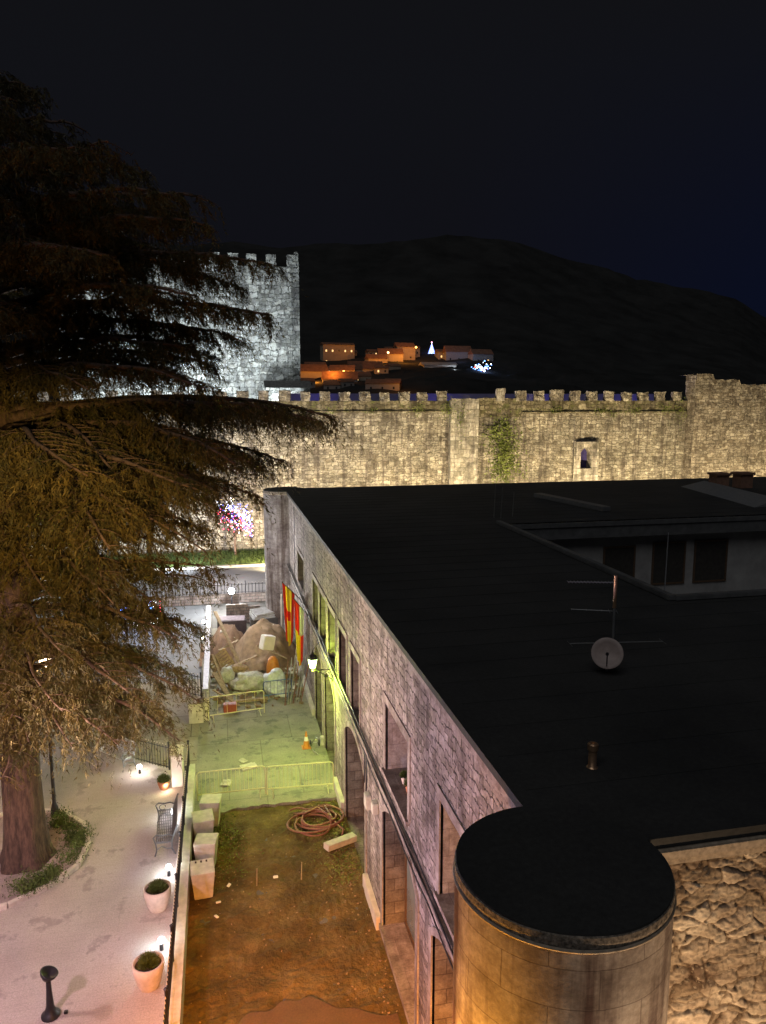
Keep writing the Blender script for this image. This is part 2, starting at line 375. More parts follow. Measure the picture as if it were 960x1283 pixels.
# ---------------------------------------------------------------- terrain and ground
def ridge(az):
    xs = [-1.5, -.4, -.243, .113, .217, .29, .347, .40, .462, .583, .66, .738, .76, .793, .9, 1.6]
    zs = [90, 150, 180, 187, 194, 203, 206, 203, 188, 164, 156, 144, 137, 118, 95, 40]
    return float(np.interp(az, xs, zs))
def terr(X, Y):
    t = min(max((Y-150)/750, 0), 1); return ridge(X/max(Y, 1))*t**2.2
mb = MB(); NX, NY = 200, 90
ys = [150+750*(j/(NY-1)) for j in range(NY)]
for j, Y in enumerate(ys):
    for i in range(NX):
        az = -1.3+2.9*i/(NX-1); X = az*Y
        k = min(1, (Y-150)/250)
        dz = (noise.noise(Vector((X*.02, Y*.02, 0)))*5+noise.noise(Vector((X*.16, Y*.16, 3)))*1.6+abs(noise.noise(Vector((X*.5, Y*.5, 9))))*3*(Y > 800))*k
        mb.v.append((X, Y, terr(X, Y)+dz-.3))
for j in range(NY-1):
    for i in range(NX-1):
        a = j*NX+i; mb.f.append((a, a+1, a+NX+1, a+NX)); mb.m.append(0)
struct(mb, 'hill', plain('hill_scrub', (.034, .034, .033), 1, 0, .3, .03, bm=0, spec=0), 'dark wooded hill behind the castle')
# ground: one sheet to the horizon
mb = MB(); mb.quad((-900, -30, -.02), (2000, -30, -.02), (2000, 1000, -.02), (-900, 1000, -.02))
struct(mb, 'ground', ground('town_ground', [(.3, (.10, .095, .085)), (.7, (.16, .15, .135))], .3))
# yard of mud between the retaining wall and the building
def wavy_sheet(x0, x1, y0, y1, z, nx, ny, amp=.02, f=1.3, edge=None):
    mb = MB()
    for j in range(ny+1):
        for i in range(nx+1):
            x = x0+(x1-x0)*i/nx; y = y0+(y1-y0)*j/ny
            if edge: y = edge(x, y, j/ny)
            mb.v.append((x, y, z+amp*noise.noise(Vector((x*f, y*f, 0)))+amp*.5*noise.noise(Vector((x*f*4, y*f*4, 5)))))
    for j in range(ny):
        for i in range(nx):
            a = j*(nx+1)+i; mb.f.append((a, a+1, a+nx+2, a+nx+1)); mb.m.append(0)
    return mb
mud = ground('yard_mud', [(.30, (.060, .042, .016)), (.5, (.13, .092, .034)), (.70, (.24, .175, .075))], .7, .9, 16, 1.0, .08, .15, ((.17, .13, .07), 2.2, .60))
struct(wavy_sheet(-1.2, 3.83, 5, 24.9, .03, 110, 400, .075, 1.9), 'yard_mud', mud, 'bare muddy yard surface')
wet = ground('damp_earth', [(.3, (.080, .040, .016)), (.7, (.125, .066, .028))], 1.2, .6, 20, .4, .03, .3)
mb = wavy_sheet(-1.19, 3.6, 5, 15.6, .10, 50, 100, .012, 1.3, lambda x, y, t: 5+(10.5+.45*math.sin(x*1.3)+.25*noise.noise(Vector((x*2, 0, 0))))*t)
struct(mb, 'damp_ground', wet, 'darker damp ground at the near end of the yard')
slab = ground('slab_concrete', [(.3, (.21, .20, .155)), (.7, (.33, .31, .24))], .8, .85, 20, .35, .02, .2, ((.15, .15, .12), 1.4, .54), (2.6, 2.3, .02, .55))
mb = MB()
N = 60; top = []
for i in range(N+1):
    x = -1.2+5.03*i/N; top.append((x, 24.75-.35*max(0, 1-(x+1.2)/1.6)+.12*noise.noise(Vector((x*3, 0, 0)))+.05*noise.noise(Vector((x*11, 4, 0)))))
for i in range(N):
    (xa, ya), (xb, yb) = top[i], top[i+1]
    for (u0, u1) in ((0, .3), (.3, 1)):
        mb.quad((xa, ya+(46-ya)*u0, .13), (xb, yb+(46-yb)*u0, .13), (xb, yb+(46-yb)*u1, .13), (xa, ya+(46-ya)*u1, .13))
    mb.quad((xa, ya, -.01), (xb, yb, -.01), (xb, yb, .13), (xa, ya, .13))
struct(mb, 'concrete_pavement', slab, 'cracked concrete slab behind the fallen yard edge')
mb = MB(); mb.quad((-20, 27.6, .126), (-1.2, 27.6, .126), (-1.2, 37.5, .126), (-20, 37.5, .126))
struct(mb, 'sandy_path', ground('sandy_paving', [(.3, (.24, .21, .16)), (.7, (.34, .30, .23))], .9, .9, 20, .35, .02, .2, ((.2, .17, .12), 1.2, .58), (3.0, 2.2, .02)), 'sandy paving beyond the iron fence')
# plaza
pl = ground('plaza_paving', [(.3, (.30, .26, .24)), (.7, (.42, .375, .345))], .45, .8, 26, .3, .015, .25, ((.24, .21, .20), .9, .56), (.42, .21, .008, .16))
mb = MB(); mb.quad((-24, 2, .4), (-1.55, 2, .4), (-1.55, 26.6, .4), (-2.0, 27.5, .4))
mb.quad((-24, 2, .4), (-2.0, 27.5, .4), (-5.6, 30.2, .4), (-24, 33.5, .4))
mb.quad((-5.6, 30.2, .4), (-2.0, 27.5, .4), (-2.0, 27.5, .1), (-5.6, 30.2, .1))
mb.quad((-24, 33.5, .4), (-5.6, 30.2, .4), (-5.6, 30.2, .1), (-24, 33.5, .1))
mb.quad((-2.0, 27.5, .4), (-1.55, 26.6, .4), (-1.55, 26.6, .1), (-2.0, 27.5, .1))
struct(mb, 'plaza_pavement', pl, 'pinkish stone paving of the plaza')
road = ground('road_asphalt', [(.3, (.16, .165, .17)), (.7, (.23, .235, .24))], .5, .8, 30, .3, .01, .3)
mb = MB(); mb.quad((-40, 37.5, .0), (-1.1, 37.5, .0), (-1.1, 52, .0), (-40, 52, .0))
mb.quad((-40, 52.6, .004), (60, 52.6, .004), (60, 63.6, .004), (-40, 63.6, .004))
struct(mb, 'road', road, 'street running below the castle')
mb = MB(); mb.box(-40, 60, 63.6, 64.0, 0, .16)
struct(mb, 'kerb', M['lightconc'])
# grass bank
mb = wavy_sheet(-40, 60, 64.0, 70.2, .12, 160, 14, .1, .8)
struct(mb, 'verge', M['grass'], 'grass verge at the foot of the castle wall')
def tri_cloud(mb_pts, sizes, w, dirs):
    n = len(mb_pts); v = np.empty((n*3, 3), dtype=np.float32)
    side = np.cross(dirs, rng.normal(size=(n, 3))); side /= np.linalg.norm(side, axis=1)[:, None]+1e-9
    v[0::3] = mb_pts-side*w[:, None]; v[1::3] = mb_pts+side*w[:, None]; v[2::3] = mb_pts+dirs*sizes[:, None]
    return v
def tri_mesh(name, v, mat, parent=None):
    n = len(v)//3; me = bpy.data.meshes.new(name)
    if parent is not None:
        p = parent.location if parent.parent is None else parent.parent.location
        v = v-np.array(p, dtype=np.float32)
    me.vertices.add(len(v)); me.vertices.foreach_set('co', v.astype(np.float32).ravel())
    me.loops.add(n*3); me.loops.foreach_set('vertex_index', np.arange(n*3, dtype=np.int32))
    me.polygons.add(n); me.polygons.foreach_set('loop_start', np.arange(0, n*3, 3, dtype=np.int32))
    me.update(calc_edges=True); me.materials.append(mat)
    o = bpy.data.objects.new(name, me); C.objects.link(o)
    if parent is not None: o.parent = parent
    return o
n = 26000; p = np.stack([rng.uniform(-16, 6, n), rng.uniform(64.1, 69.8, n), np.full(n, .1)], 1)
d = np.stack([rng.normal(0, .35, n), rng.normal(0, .35, n), np.ones(n)], 1); d /= np.linalg.norm(d, axis=1)[:, None]
o = tri_mesh('grass', tri_cloud(p, rng.uniform(.12, .4, n), rng.uniform(.015, .03, n), d), M['leaf']); tag(o, 'rough green grass along the foot of the castle wall', 'grass', kind='stuff')
# weeds and rubble along the yard
n = 2600; q = rng.random(n)
cx = np.where(q < .6, rng.normal(-.35, .35, n), np.where(q < .75, rng.normal(3.3, .25, n), rng.normal(3.3, .3, n)))
cy = np.where(q < .6, rng.normal(22.6, .8, n), np.where(q < .75, rng.normal(23.5, .8, n), rng.uniform(20, 23, n)))
cx = np.clip(cx, -1.15, 3.75)
p = np.stack([cx, cy, np.full(n, .05)], 1); d = np.stack([rng.normal(0, .9, n), rng.normal(0, .9, n), np.full(n, .4)], 1); d /= np.linalg.norm(d, axis=1)[:, None]
o = tri_mesh('weeds', tri_cloud(p, rng.uniform(.05, .16, n), rng.uniform(.01, .03, n), d), M['ivy']); tag(o, 'low weeds sprouting at the edges of the muddy yard', 'weeds', kind='stuff')
mb = MB()
for i in range(380):
    s_ = random.choice((0, 1, 2))
    if s_ == 0: x = random.gauss(-.3, .4); y = random.gauss(22.3, 1.0)
    elif s_ == 1: x = random.gauss(3.35, .3); y = random.uniform(14, 24)
    else: x = random.uniform(-1.1, 3.7); y = random.uniform(13.5, 24.6)
    x = min(max(x, -1.1), 3.7); r = random.uniform(.008, .026)
    Mx = Matrix.Translation((x, y, .06+r*.3)) @ Matrix.Rotation(random.random()*6, 4, 'Z') @ Matrix.Rotation(random.random(), 4, 'X')
    mb.box(-r, r, -r*.7, r*.7, -r*.5, r*.5, 0, Mx)
o = mb.build('gravel', M['earth']); tag(o, 'scattered pale stones and crumbs of rubble in the yard', 'gravel', kind='stuff')

# ---------------------------------------------------------------- municipal building
A = 3.83; ZT = 8.60; BX1 = 62; BY0 = 7.68; BY1 = 44.9
bld = thing('municipal_building', 'long rubble stone building with black flat roof and round corner turrets', 'building', (A, BY0, 0))
ups = [(10.4, 12.6, 4.72, 6.66), (15.05, 17.35, 4.85, 6.63), (20.9, 22.35, 4.3, 6.35), (23.2, 24.7, 4.3, 6.35), (25.55, 27.4, 4.3, 6.35), (27.9, 29.8, 4.3, 6.35), (30.2, 32.0, 4.3, 6.35), (35.6, 38.4, 4.7, 6.3)]
lows = [(9.6, 13.05, .35, 3.55), (14.3, 17.65, .35, 3.55), (20.1, 23.55, .0, 3.2), (25.9, 28.6, .0, 3.1), (29.4, 31.6, .0, 3.1)]
mb = MB()
def wall_x(mb, x, y0, y1, z0, z1, ops):
    ys = sorted({y0, y1, *[o[0] for o in ops], *[o[1] for o in ops]}); zs = sorted({z0, z1, *[o[2] for o in ops], *[o[3] for o in ops]})
    for a, b in zip(ys, ys[1:]):
        for c, d in zip(zs, zs[1:]):
            my, mz = (a+b)/2, (c+d)/2
            if any(o[0] < my < o[1] and o[2] < mz < o[3] for o in ops): continue
            mb.quad((x, b, c), (x, a, c), (x, a, d), (x, b, d))
# lower arches add a segmental head of rise .5 above their rectangle
RISE = .55
lows_full = [(a, b, c, d+RISE) for a, b, c, d in lows]
wall_x(mb, A, BY0, BY1, 0, ZT, ups+[(a, b, c, min(d+RISE, 4.2)) for a, b, c, d in lows])
def arch(a, b, zt, rise, n=14):
    w = (b-a)/2; Rr = (w*w+rise*rise)/(2*rise); c = (a+b)/2; pts = []
    for i in range(n+1):
        y = a+(b-a)*i/n; pts.append((y, zt+math.sqrt(max(Rr*Rr-(y-c)**2, 0))-(Rr-rise)))
    return pts
for a, b, c, d in lows:
    hh = min(d+RISE, 4.2); P = arch(a, b, d, hh-d)
    for (ya, za), (yb, zb) in zip(P, P[1:]): mb.quad((A, yb, zb), (A, ya, za), (A, ya, hh), (A, yb, hh))
mb.build('wall', M['facade'], bld)
# other outside walls
mb = MB(); mb.quad((A, BY1, 0), (BX1, BY1, 0), (BX1, BY1, ZT), (A, BY1, ZT)); mb.quad((BX1, BY0, 0), (BX1, BY1, 0), (BX1, BY1, ZT), (BX1, BY0, ZT))
mb.build('wall', M['facade'], bld)
D = .62
for k, (a, b, c, d) in enumerate(ups):
    mb = MB()
    mb.quad((A, a, c), (A+D, a, c), (A+D, a, d), (A, a, d)); mb.quad((A+D, b, c), (A, b, c), (A, b, d), (A+D, b, d))
    mb.quad((A, b, d), (A+D, b, d), (A+D, a, d), (A, a, d)); mb.quad((A, a, c), (A, b, c), (A+D, b, c), (A+D, a, c))
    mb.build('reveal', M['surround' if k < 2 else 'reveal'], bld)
for a, b, c, d in lows:
    hh = min(d+RISE, 4.2); mb = MB()
    mb.quad((A, a, c), (A+D, a, c), (A+D, a, d), (A, a, d)); mb.quad((A+D, b, c), (A, b, c), (A, b, d), (A+D, b, d))
    P = arch(a, b, d, hh-d)
    for (ya, za), (yb, zb) in zip(P, P[1:]): mb.quad((A, yb, zb), (A+D, yb, zb), (A+D, ya, za), (A, ya, za))
    mb.quad((A, a, c), (A, b, c), (A+D, b, c), (A+D, a, c))
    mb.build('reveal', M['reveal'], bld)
def window(par, a, b, c, d, gm, nm=2, hd=0, x=A+D):
    """a glazed window set at the back of its reveal: frame > pane"""
    f = MB(); t = .055
    f.box(x-.05, x+.03, a, a+t, c, d+hd); f.box(x-.05, x+.03, b-t, b, c, d+hd); f.box(x-.05, x+.03, a+t, b-t, c, c+t); f.box(x-.05, x+.03, a+t, b-t, d+hd-t, d+hd)
    for i in range(1, nm):
        y = a+(b-a)*i/nm; f.box(x-.045, x+.025, y-t/2, y+t/2, c+t, d+hd-t)
    w = f.build('window', M['wood'], par)
    g = MB(); g.quad((x, b-t, c+t), (x, a+t, c+t), (x, a+t, d+hd-t), (x, b-t, d+hd-t)); g.build('pane', gm, w)
for k, (a, b, c, d) in enumerate(ups): window(bld, a, b, c, d, M['glass'])
for k, (a, b, c, d) in enumerate(lows): window(bld, a, b, c, d, M['shopglass'], 3, .6)
# stone surrounds, sills, band, plinth
for k, (a, b, c, d) in enumerate(ups):
    mb = MB(); p = A-.03; w = .2 if k < 2 else .14
    mb.box(p, A+.05, a-w, a, c, d); mb.box(p, A+.05, b, b+w, c, d); mb.box(p, A+.05, a-w, b+w, d, d+.22)
    mb.build('window_surround', M['surround'], bld)
    if k < 2:
        mb = MB(); mb.box(A-.09, A+D-.06, a-.12, b+.12, c-.09, c+.012); mb.build('sill', M['surround'], bld)
for a, b, c, d in lows:
    hh = min(d+RISE, 4.2); mb = MB(); w = .22; p = A-.035
    mb.box(p, A+.05, a-w, a, 0, d); mb.box(p, A+.05, b, b+w, 0, d)
    P = arch(a, b, d, hh-d); Q = arch(a-w, b+w, d, hh-d+.2)
    for i in range(len(P)-1):
        mb.quad((p, P[i+1][0], P[i+1][1]), (p, P[i][0], P[i][1]), (p, Q[i][0], Q[i][1]), (p, Q[i+1][0], Q[i+1][1]))
        mb.quad((p, Q[i+1][0], Q[i+1][1]), (p, Q[i][0], Q[i][1]), (A+.01, Q[i][0], Q[i][1]), (A+.01, Q[i+1][0], Q[i+1][1]))
        mb.quad((p, P[i][0], P[i][1]), (p, P[i+1][0], P[i+1][1]), (A+.01, P[i+1][0], P[i+1][1]), (A+.01, P[i][0], P[i][1]))
    mb.build('arch_surround', M['surround'], bld)
    if c > .1:
        mb = MB(); mb.box(A-.10, A+D-.06, a-.1, b+.1, c-.12, c+.012); mb.build('sill', M['surround'], bld)
mb = MB(); mb.box(A-.10, A+.02, BY0+.7, BY1-1.1, 4.26, 4.42, bev=.02); mb.box(A-.06, A+.02, BY0+.7, BY1-1.1, 4.18, 4.26)
mb.build('string_course', M['surround'], bld)
segs = [BY0]+[v for o in lows for v in (o[0]-.25, o[1]+.25)]+[BY1-1]
for a, b in zip(segs[::2], segs[1::2]): 
    if b > a: mb = MB(); mb.box(A-.14, A+.02, a, b, 0, .42, bev=.015); mb.build('plinth', M['lightconc'], bld)
# cables along the string course
for j, (z, off) in enumerate(((4.47, .09), (4.52, .12), (4.60, .06), (4.10, .05))):
    pts = []
    for i in range(140):
        y = 9.0+34.5*i/139; sag = .10*abs(math.sin(y*.9+j*1.3))+.05*noise.noise(Vector((y*.8, j, 0)))
        pts.append((A-off-.02, y, z-sag*.7+.03))
    MB().tube(pts, .016, 5).build('cable', M['iron'], bld)
for (y, zb, zt) in ((19.6, 2.9, 4.4), (19.9, 3.2, 4.45), (39.5, 4.5, 8.4)):
    MB().tube([(A-.07, y+.1*math.sin(z*3), z) for z in np.linspace(zb, zt, 10)], .02, 5).build('cable', M['iron'], bld)
MB().box(A-.16, A, 19.15, 19.5, 2.75, 3.15, bev=.02).build('junction_box', M['cream'], bld)
MB().box(A-.16, A, 18.2, 18.5, 3.15, 3.45, bev=.02).build('junction_box', M['cream'], bld)
# roof with courtyard opening
CX0, CX1, CY0, CY1 = 11.6, 46, 17.4, 30.0
mb = MB(); xs = [A-.10, CX0, CX1, BX1]; ysr = [BY0-.10, CY0, CY1, BY1+.1]
for i in range(3):
    for j in range(3):
        if i == 1 and j == 1: continue
        mb.quad((xs[i], ysr[j], 8.75), (xs[i+1], ysr[j], 8.75), (xs[i+1], ysr[j+1], 8.75), (xs[i], ysr[j+1], 8.75))
z0, z1 = 8.62, 8.75
mb.quad((A-.10, BY1+.1, z0), (A-.10, BY0-.1, z0), (A-.10, BY0-.1, z1), (A-.10, BY1+.1, z1))
mb.quad((A-.10, BY0-.1, z0), (BX1, BY0-.1, z0), (BX1, BY0-.1, z1), (A-.10, BY0-.1, z1))
mb.quad((A-.10, BY1+.1, z0), (A-.10, BY0-.1, z0), (BX1, BY0-.1, z0), (BX1, BY1+.1, z0)) if False else None
rf = mb.build('roof', M['roof'], bld)
mb = MB()
for y in np.arange(9, 44, 1.0):
    if CY0 < y < CY1: mb.box(A+.1, CX0-.2, y-.012, y+.012, 8.752, 8.757)
    else: mb.box(A+.1, 50, y-.012, y+.012, 8.752, 8.757)
mb.build('membrane_seam', M['roof'], rf)
# courtyard: walls, eave trim, windows
mb = MB()
mb.quad((CX0, CY1, 2), (CX1, CY1, 2), (CX1, CY1, 8.1), (CX0, CY1, 8.1)); mb.quad((CX0, CY0, 2), (CX0, CY1, 2), (CX0, CY1, 8.6), (CX0, CY0, 8.6))
mb.quad((CX1, CY0, 2), (CX1, CY1, 2), (CX1, CY1, 8.6), (CX1, CY0, 8.6)); mb.quad((CX0, CY0, 2), (CX1, CY0, 2), (CX1, CY0, 8.6), (CX0, CY0, 8.6))
mb.quad((CX0, CY0, 2), (CX1, CY0, 2), (CX1, CY1, 2), (CX0, CY1, 2))
mb.build('courtyard_wall', plain('courtyard_plaster', (.30, .29, .28), .9, 0, .2, 1.5), bld)
mb = MB(); mb.box(CX0-.18, CX0+.05, CY0-.1, CY1+.1, 8.76, 8.90, bev=.02); mb.box(CX0, CX1, CY1-.6, CY1+.02, 8.1, 8.6); 
mb.box(CX0, CX1, CY1-.66, CY1-.5, 8.6, 8.8, bev=.02); mb.box(CX0, CX1, CY0-.16, CY0+.05, 8.76, 8.90, bev=.02)
mb.build('roof_edge_trim', plain('grey_flashing', (.10, .10, .10), .5, 0, .3, 3), bld)
for (a, b, c, d) in ((16.5, 17.9, 5.9, 7.5), (18.9, 20.4, 5.8, 7.6), (21.0, 22.55, 5.8, 7.6)):
    f = MB(); y = CY1-.01
    f.box(a-.08, b+.08, y-.05, y, c-.08, c); f.box(a-.08, b+.08, y-.05, y, d, d+.08); f.box(a-.08, a, y-.05, y, c, d); f.box(b, b+.08, y-.05, y, c, d)
    w = f.build('window', M['wood'], bld); g = MB(); g.box(a, b, y-.02, y-.004, c, d); g.build('shutter', plain('dark_shutter', (.04, .035, .03), .8), w)
# turrets
def turret(c, mt, z1=8.60):
    mb = MB(); n = 72; a0, a1 = R(-182), R(92)
    if c[1] > 20: a0, a1 = R(-92-180), R(2)
    prof = [(1.22, z) for z in np.linspace(0, z1-.035, 12)]
    mb.lathe(prof, (c[0], c[1], 0), n, a0=0, a1=2*math.pi)
    t = mb.build('turret', mt, bld, smooth=True)
    mb = MB(); mb.lathe([(1.22, z1-.045), (1.238, z1-.038), (1.244, z1-.02), (1.236, z1-.004), (1.225, z1)], (c[0], c[1], 0), n); mb.build('moulding', M['roll'], t, smooth=True)
    mb = MB(); mb.lathe([(1.222, z1), (1.230, z1+.06), (1.222, z1+.12), (1.205, z1+.135), (1.15, z1+.137)], (c[0], c[1], 0), n, wob=.006); mb.build('coping', [M['coping']], t, smooth=False)
    mb = MB(); mb.lathe([(1.21, z1+.125), (1.208, z1+.156), (.001, z1+.156)], (c[0], c[1], 0), n, wob=.008); mb.uv = {}; mb.build('turret_roof', M['roof'], t)
turret((3.70, 7.40), M['turret']); turret((3.70, 44.6), M['turret_far'])
# rough stone near wall, displaced in real geometry
def rough_wall():
    ja = []; ra = []; mb = MB(); x0, x1, z0, z1 = 4.75, 9.5, 3.0, 8.38; nx, nz = 300, 340
    def cell(u, v):
        u, v = u+.28*noise.noise(Vector((u*1.6, v*1.6, 1)))+.06*noise.noise(Vector((u*7, v*7, 1))), v+.16*noise.noise(Vector((u*1.6, v*1.6, 7)))+.05*noise.noise(Vector((u*7, v*7, 5)))
        d, pts = noise.voronoi(Vector((u*2.5, v*5.2, 0)), distance_metric='DISTANCE')
        return min((d[1]-d[0])*3.6, 1), noise.noise(Vector((pts[0].x*3, pts[0].y*3, 2)))
    for j in range(nz+1):
        for i in range(nx+1):
            x = x0+(x1-x0)*i/nx; z = z0+(z1-z0)*j/nz
            e_, r_ = cell(x, z)
            h = .045*(1-(1-e_)**3)*(.8+.5*abs(r_))+.030*r_*e_+.03*noise.noise(Vector((x*3, z*4, 0)))+.022*noise.noise(Vector((x*8, z*14, 3)))+.020*noise.noise(Vector((x*22, z*30, 0)))
            mb.v.append((x, BY0-h-.0, z)); ja.append(e_); ra.append(r_)
    for j in range(nz):
        for i in range(nx):
            a = j*(nx+1)+i; mb.f.append((a, a+1, a+nx+2, a+nx+1)); mb.m.append(0)
    m_, t, b = newmat('near_wall_stone'); v = mapped(t)
    n1 = noi(t, v, 1.3, 6, .6); n2 = noi(t, v, 16, 6, .7)
    col = mix(t, ramp(t, n1, [(.36, (.15, .105, .075)), (.5, (.33, .26, .19)), (.64, (.52, .44, .34))]), ramp(t, n2, [(.3, (.6,)*3), (.7, (1.3,)*3)]), .8, 'MULTIPLY')
    t.links.new(col, b.inputs['Base Color']); b.inputs['Roughness'].default_value = .95; b.inputs['Specular IOR Level'].default_value = .1
    bump(t, b, n2, .6, .015)
    at = nd(t, 'ShaderNodeAttribute', attribute_name='stone'); sp = nd(t, 'ShaderNodeSeparateColor'); t.links.new(at.outputs['Color'], sp.inputs[0])
    col = mix(t, col, ramp(t, sp.outputs[1], [(.3, (.72, .68, .62)), (.7, (1.2, 1.2, 1.2))]), .9, 'MULTIPLY')
    col = mix(t, col, ramp(t, sp.outputs[0], [(0, (.30, .24, .20)), (.35, (1, 1, 1))]), 1.0, 'MULTIPLY')
    t.links.new(col, b.inputs['Base Color'])
    o = mb.build('rough_wall', m_, bld, smooth=True); ca = o.data.color_attributes.new('stone', 'FLOAT_COLOR', 'POINT')
    ca.data.foreach_set('color', np.array([(a, .5+.5*r, 0, 1) for a, r in zip(ja, ra)], dtype=np.float32).ravel()); return o
rough_wall()
mb = MB(); mb.quad((A, BY0, 0), (9.5, BY0, 0), (9.5, BY0, 3.0), (A, BY0, 3.0)); mb.quad((9.5, BY0, 0), (BX1, BY0, 0), (BX1, BY0, ZT), (9.5, BY0, ZT)); mb.build('wall', M['nearwall'], bld)
mb = MB(); mb.box(4.85, BX1, BY0-.15, BY0+.02, 8.47, 8.60, bev=.015); mb.box(4.85, BX1, BY0-.10, BY0+.02, 8.38, 8.47); mb.build('coping', M['roll'], bld)
mb = MB(); mb.box(A-.05, A+.02, 8.5, BY1-1.1, 8.44, 8.60); mb.build('coping', M['surround'], bld)

# ---------------------------------------------------------------- castle
cas = thing('castle_wall', 'long floodlit crenellated castle curtain wall of tan stone with one small arched window', 'castle wall', (20, 70, 0))
def rough_front(mb, x0, x1, z0, z1, y, dx=.3, amp=.09, skip=None, seed=0, topn=0, dirn=-1):
    nx = max(2, int((x1-x0)/dx)); nz = max(2, int((z1-z0)/dx)); b = len(mb.v)
    for j in range(nz+1):
        for i in range(nx+1):
            x = x0+(x1-x0)*i/nx; z = z0+(z1-z0)*j/nz
            if topn and j == nz: z += topn*noise.noise(Vector((x*1.6, seed, 0)))+topn*.5*noise.noise(Vector((x*5, seed, 0)))
            h = amp*noise.noise(Vector((x*.5, z*.5, seed)))+amp*.6*noise.noise(Vector((x*2.2, z*2.2, seed+4)))
            mb.v.append((x, y-abs(h) if False else y+h, z))
    for j in range(nz):
        for i in range(nx):
            if skip:
                xm = x0+(x1-x0)*(i+.5)/nx; zm = z0+(z1-z0)*(j+.5)/nz
                if skip(xm, zm): continue
            a = b+j*(nx+1)+i; mb.f.append((a, a+1, a+nx+2, a+nx+1)); mb.m.append(0)
wx0, wx1, wz0, wz1 = 35.35, 36.55, 7.1, 9.25
mb = MB()
rough_front(mb, -34, 21.6, 0, 13.82, 70, .35)
rough_front(mb, 24.4, 34.6, 0, 13.82, 70.05, .35); rough_front(mb, 37.3, 47.2, 0, 13.82, 70.0, .35)
rough_front(mb, 34.6, 37.3, 0, 6.6, 70.0, .3); rough_front(mb, 34.6, 37.3, 9.9, 13.82, 70.0, .3)
mb.build('curtain_wall', M['castle'], cas, smooth=True)
mb = MB(); # dressed window surround and arched niche
y = 69.86
for (a, b, c, d) in ((34.6, wx0, 5.9, 9.9), (wx1, 37.3, 5.9, 9.9), (wx0, wx1, 5.9, wz0)): mb.quad((a, y, c), (b, y, c), (b, y, d), (a, y, d))
P = [(wx0+(wx1-wx0)*i/12, wz1-.55+.55*math.sin(math.pi*i/12)) for i in range(13)]
for (xa, za), (xb, zb) in zip(P, P[1:]): mb.quad((xa, y, za), (xb, y, zb), (xb, y, 9.9), (xa, y, 9.9))
mb.quad((wx0, y, wz0), (wx0, y+1.1, wz0), (wx0, y+1.1, wz1-.55), (wx0, y, wz1-.55)); mb.quad((wx1, y+1.1, wz0), (wx1, y, wz0), (wx1, y, wz1-.55), (wx1, y+1.1, wz1-.55))
mb.quad((wx0, y, wz0), (wx1, y, wz0), (wx1, y+1.1, wz0), (wx0, y+1.1, wz0))
for (xa, za), (xb, zb) in zip(P, P[1:]): mb.quad((xa, y+1.1, za), (xb, y+1.1, zb), (xb, y, zb), (xa, y, za))
w = mb.build('window', M['castle_light'], cas)
mb = MB(); mb.quad((wx0, y+1.1, wz0), (wx1, y+1.1, wz0), (wx1, y+1.1, wz1), (wx0, y+1.1, wz1)); mb.build('pane', plain('navy_opening_sheet', (.05, .04, .16), .4), w)  # navy sheet coloured as the night dark seen through the opening
mb = MB(); mb.box(34.75, 37.15, 69.6, 69.9, 9.62, 9.80); mb.box(34.75, 34.95, 69.62, 69.9, 8.1, 9.62); mb.box(36.95, 37.15, 69.62, 69.9, 8.1, 9.62)
mb.build('hood_mould', M['castle_light'], w)
mb = MB(); rough_front(mb, 21.6, 24.4, 0, 14.05, 69.45, .3, .08, topn=.1, seed=3)
mb.quad((21.6, 70.1, 0), (21.6, 69.45, 0), (21.6, 69.45, 13.9), (21.6, 70.1, 13.9)); mb.quad((24.4, 69.45, 0), (24.4, 70.1, 0), (24.4, 70.1, 13.9), (24.4, 69.45, 13.9))
mb.build('buttress', M['castle_light'], cas)
mb = MB(); rough_front(mb, 24.4, 28.9, 12.3, 14.1, 69.86, .25, .1, topn=.15, seed=8); mb.box(24.4, 28.9, 70, 71, 12.3, 13.9); mb.build('broken_parapet', M['castle_moss'], cas)
mb = MB(); mb.box(-34, 47.2, 70.1, 71.6, 12, 13.80); mb.build('wall_walk', M['castle'], cas)
mb = MB()
rough_front(mb, 28.9, 47.2, 12.75, 13.84, 69.84, .25, .09, seed=5); rough_front(mb, -34, 21.6, 12.9, 13.84, 69.86, .25, .08, seed=6)
mb.build('parapet', M['castle_moss'], cas)
mb = MB(); mb.box(28.9, 47.2, 69.72, 69.95, 12.62, 12.76); mb.box(-34, 21.6, 69.76, 69.95, 12.76, 12.9); mb.build('string_course', M['castle_moss'], cas)
def merlon(x, h=.92, w=.95, mt='castle'):
    mb = MB(); bm = bmesh.new(); bmesh.ops.create_cube(bm, size=1); bmesh.ops.subdivide_edges(bm, edges=list(bm.edges), cuts=3, use_grid_fill=True)
    for v in bm.verts:
        q = Vector((x+v.co.x*w, 70.05+v.co.y*.5, 13.82+h/2+v.co.z*h)); v.co = q+Vector(noise.noise_vector(q*2.3))*.13
    bm.verts.index_update(); mb.add([v.co for v in bm.verts], [[v.index for v in f.verts] for f in bm.faces]); bm.free()
    mb.build('merlon', M[mt], cas, smooth=False)
k = 5.98
xsm = [5.98+1.86*i for i in range(9)]+[5.98-1.86*i for i in range(1, 14)]
for x in xsm: merlon(x+random.uniform(-.06, .06), .90+random.uniform(-.14, .08), .95+random.uniform(-.12, .08))
merlon(26.75, 1.2, .85, 'castle_light')
for i in range(10): merlon(28.9+1.87*i+random.uniform(-.05, .05), .90+random.uniform(-.08, .06) + (.16 if i == 2 else 0), 1.0+random.uniform(-.12, .05) + (.3 if i == 2 else 0), 'castle')
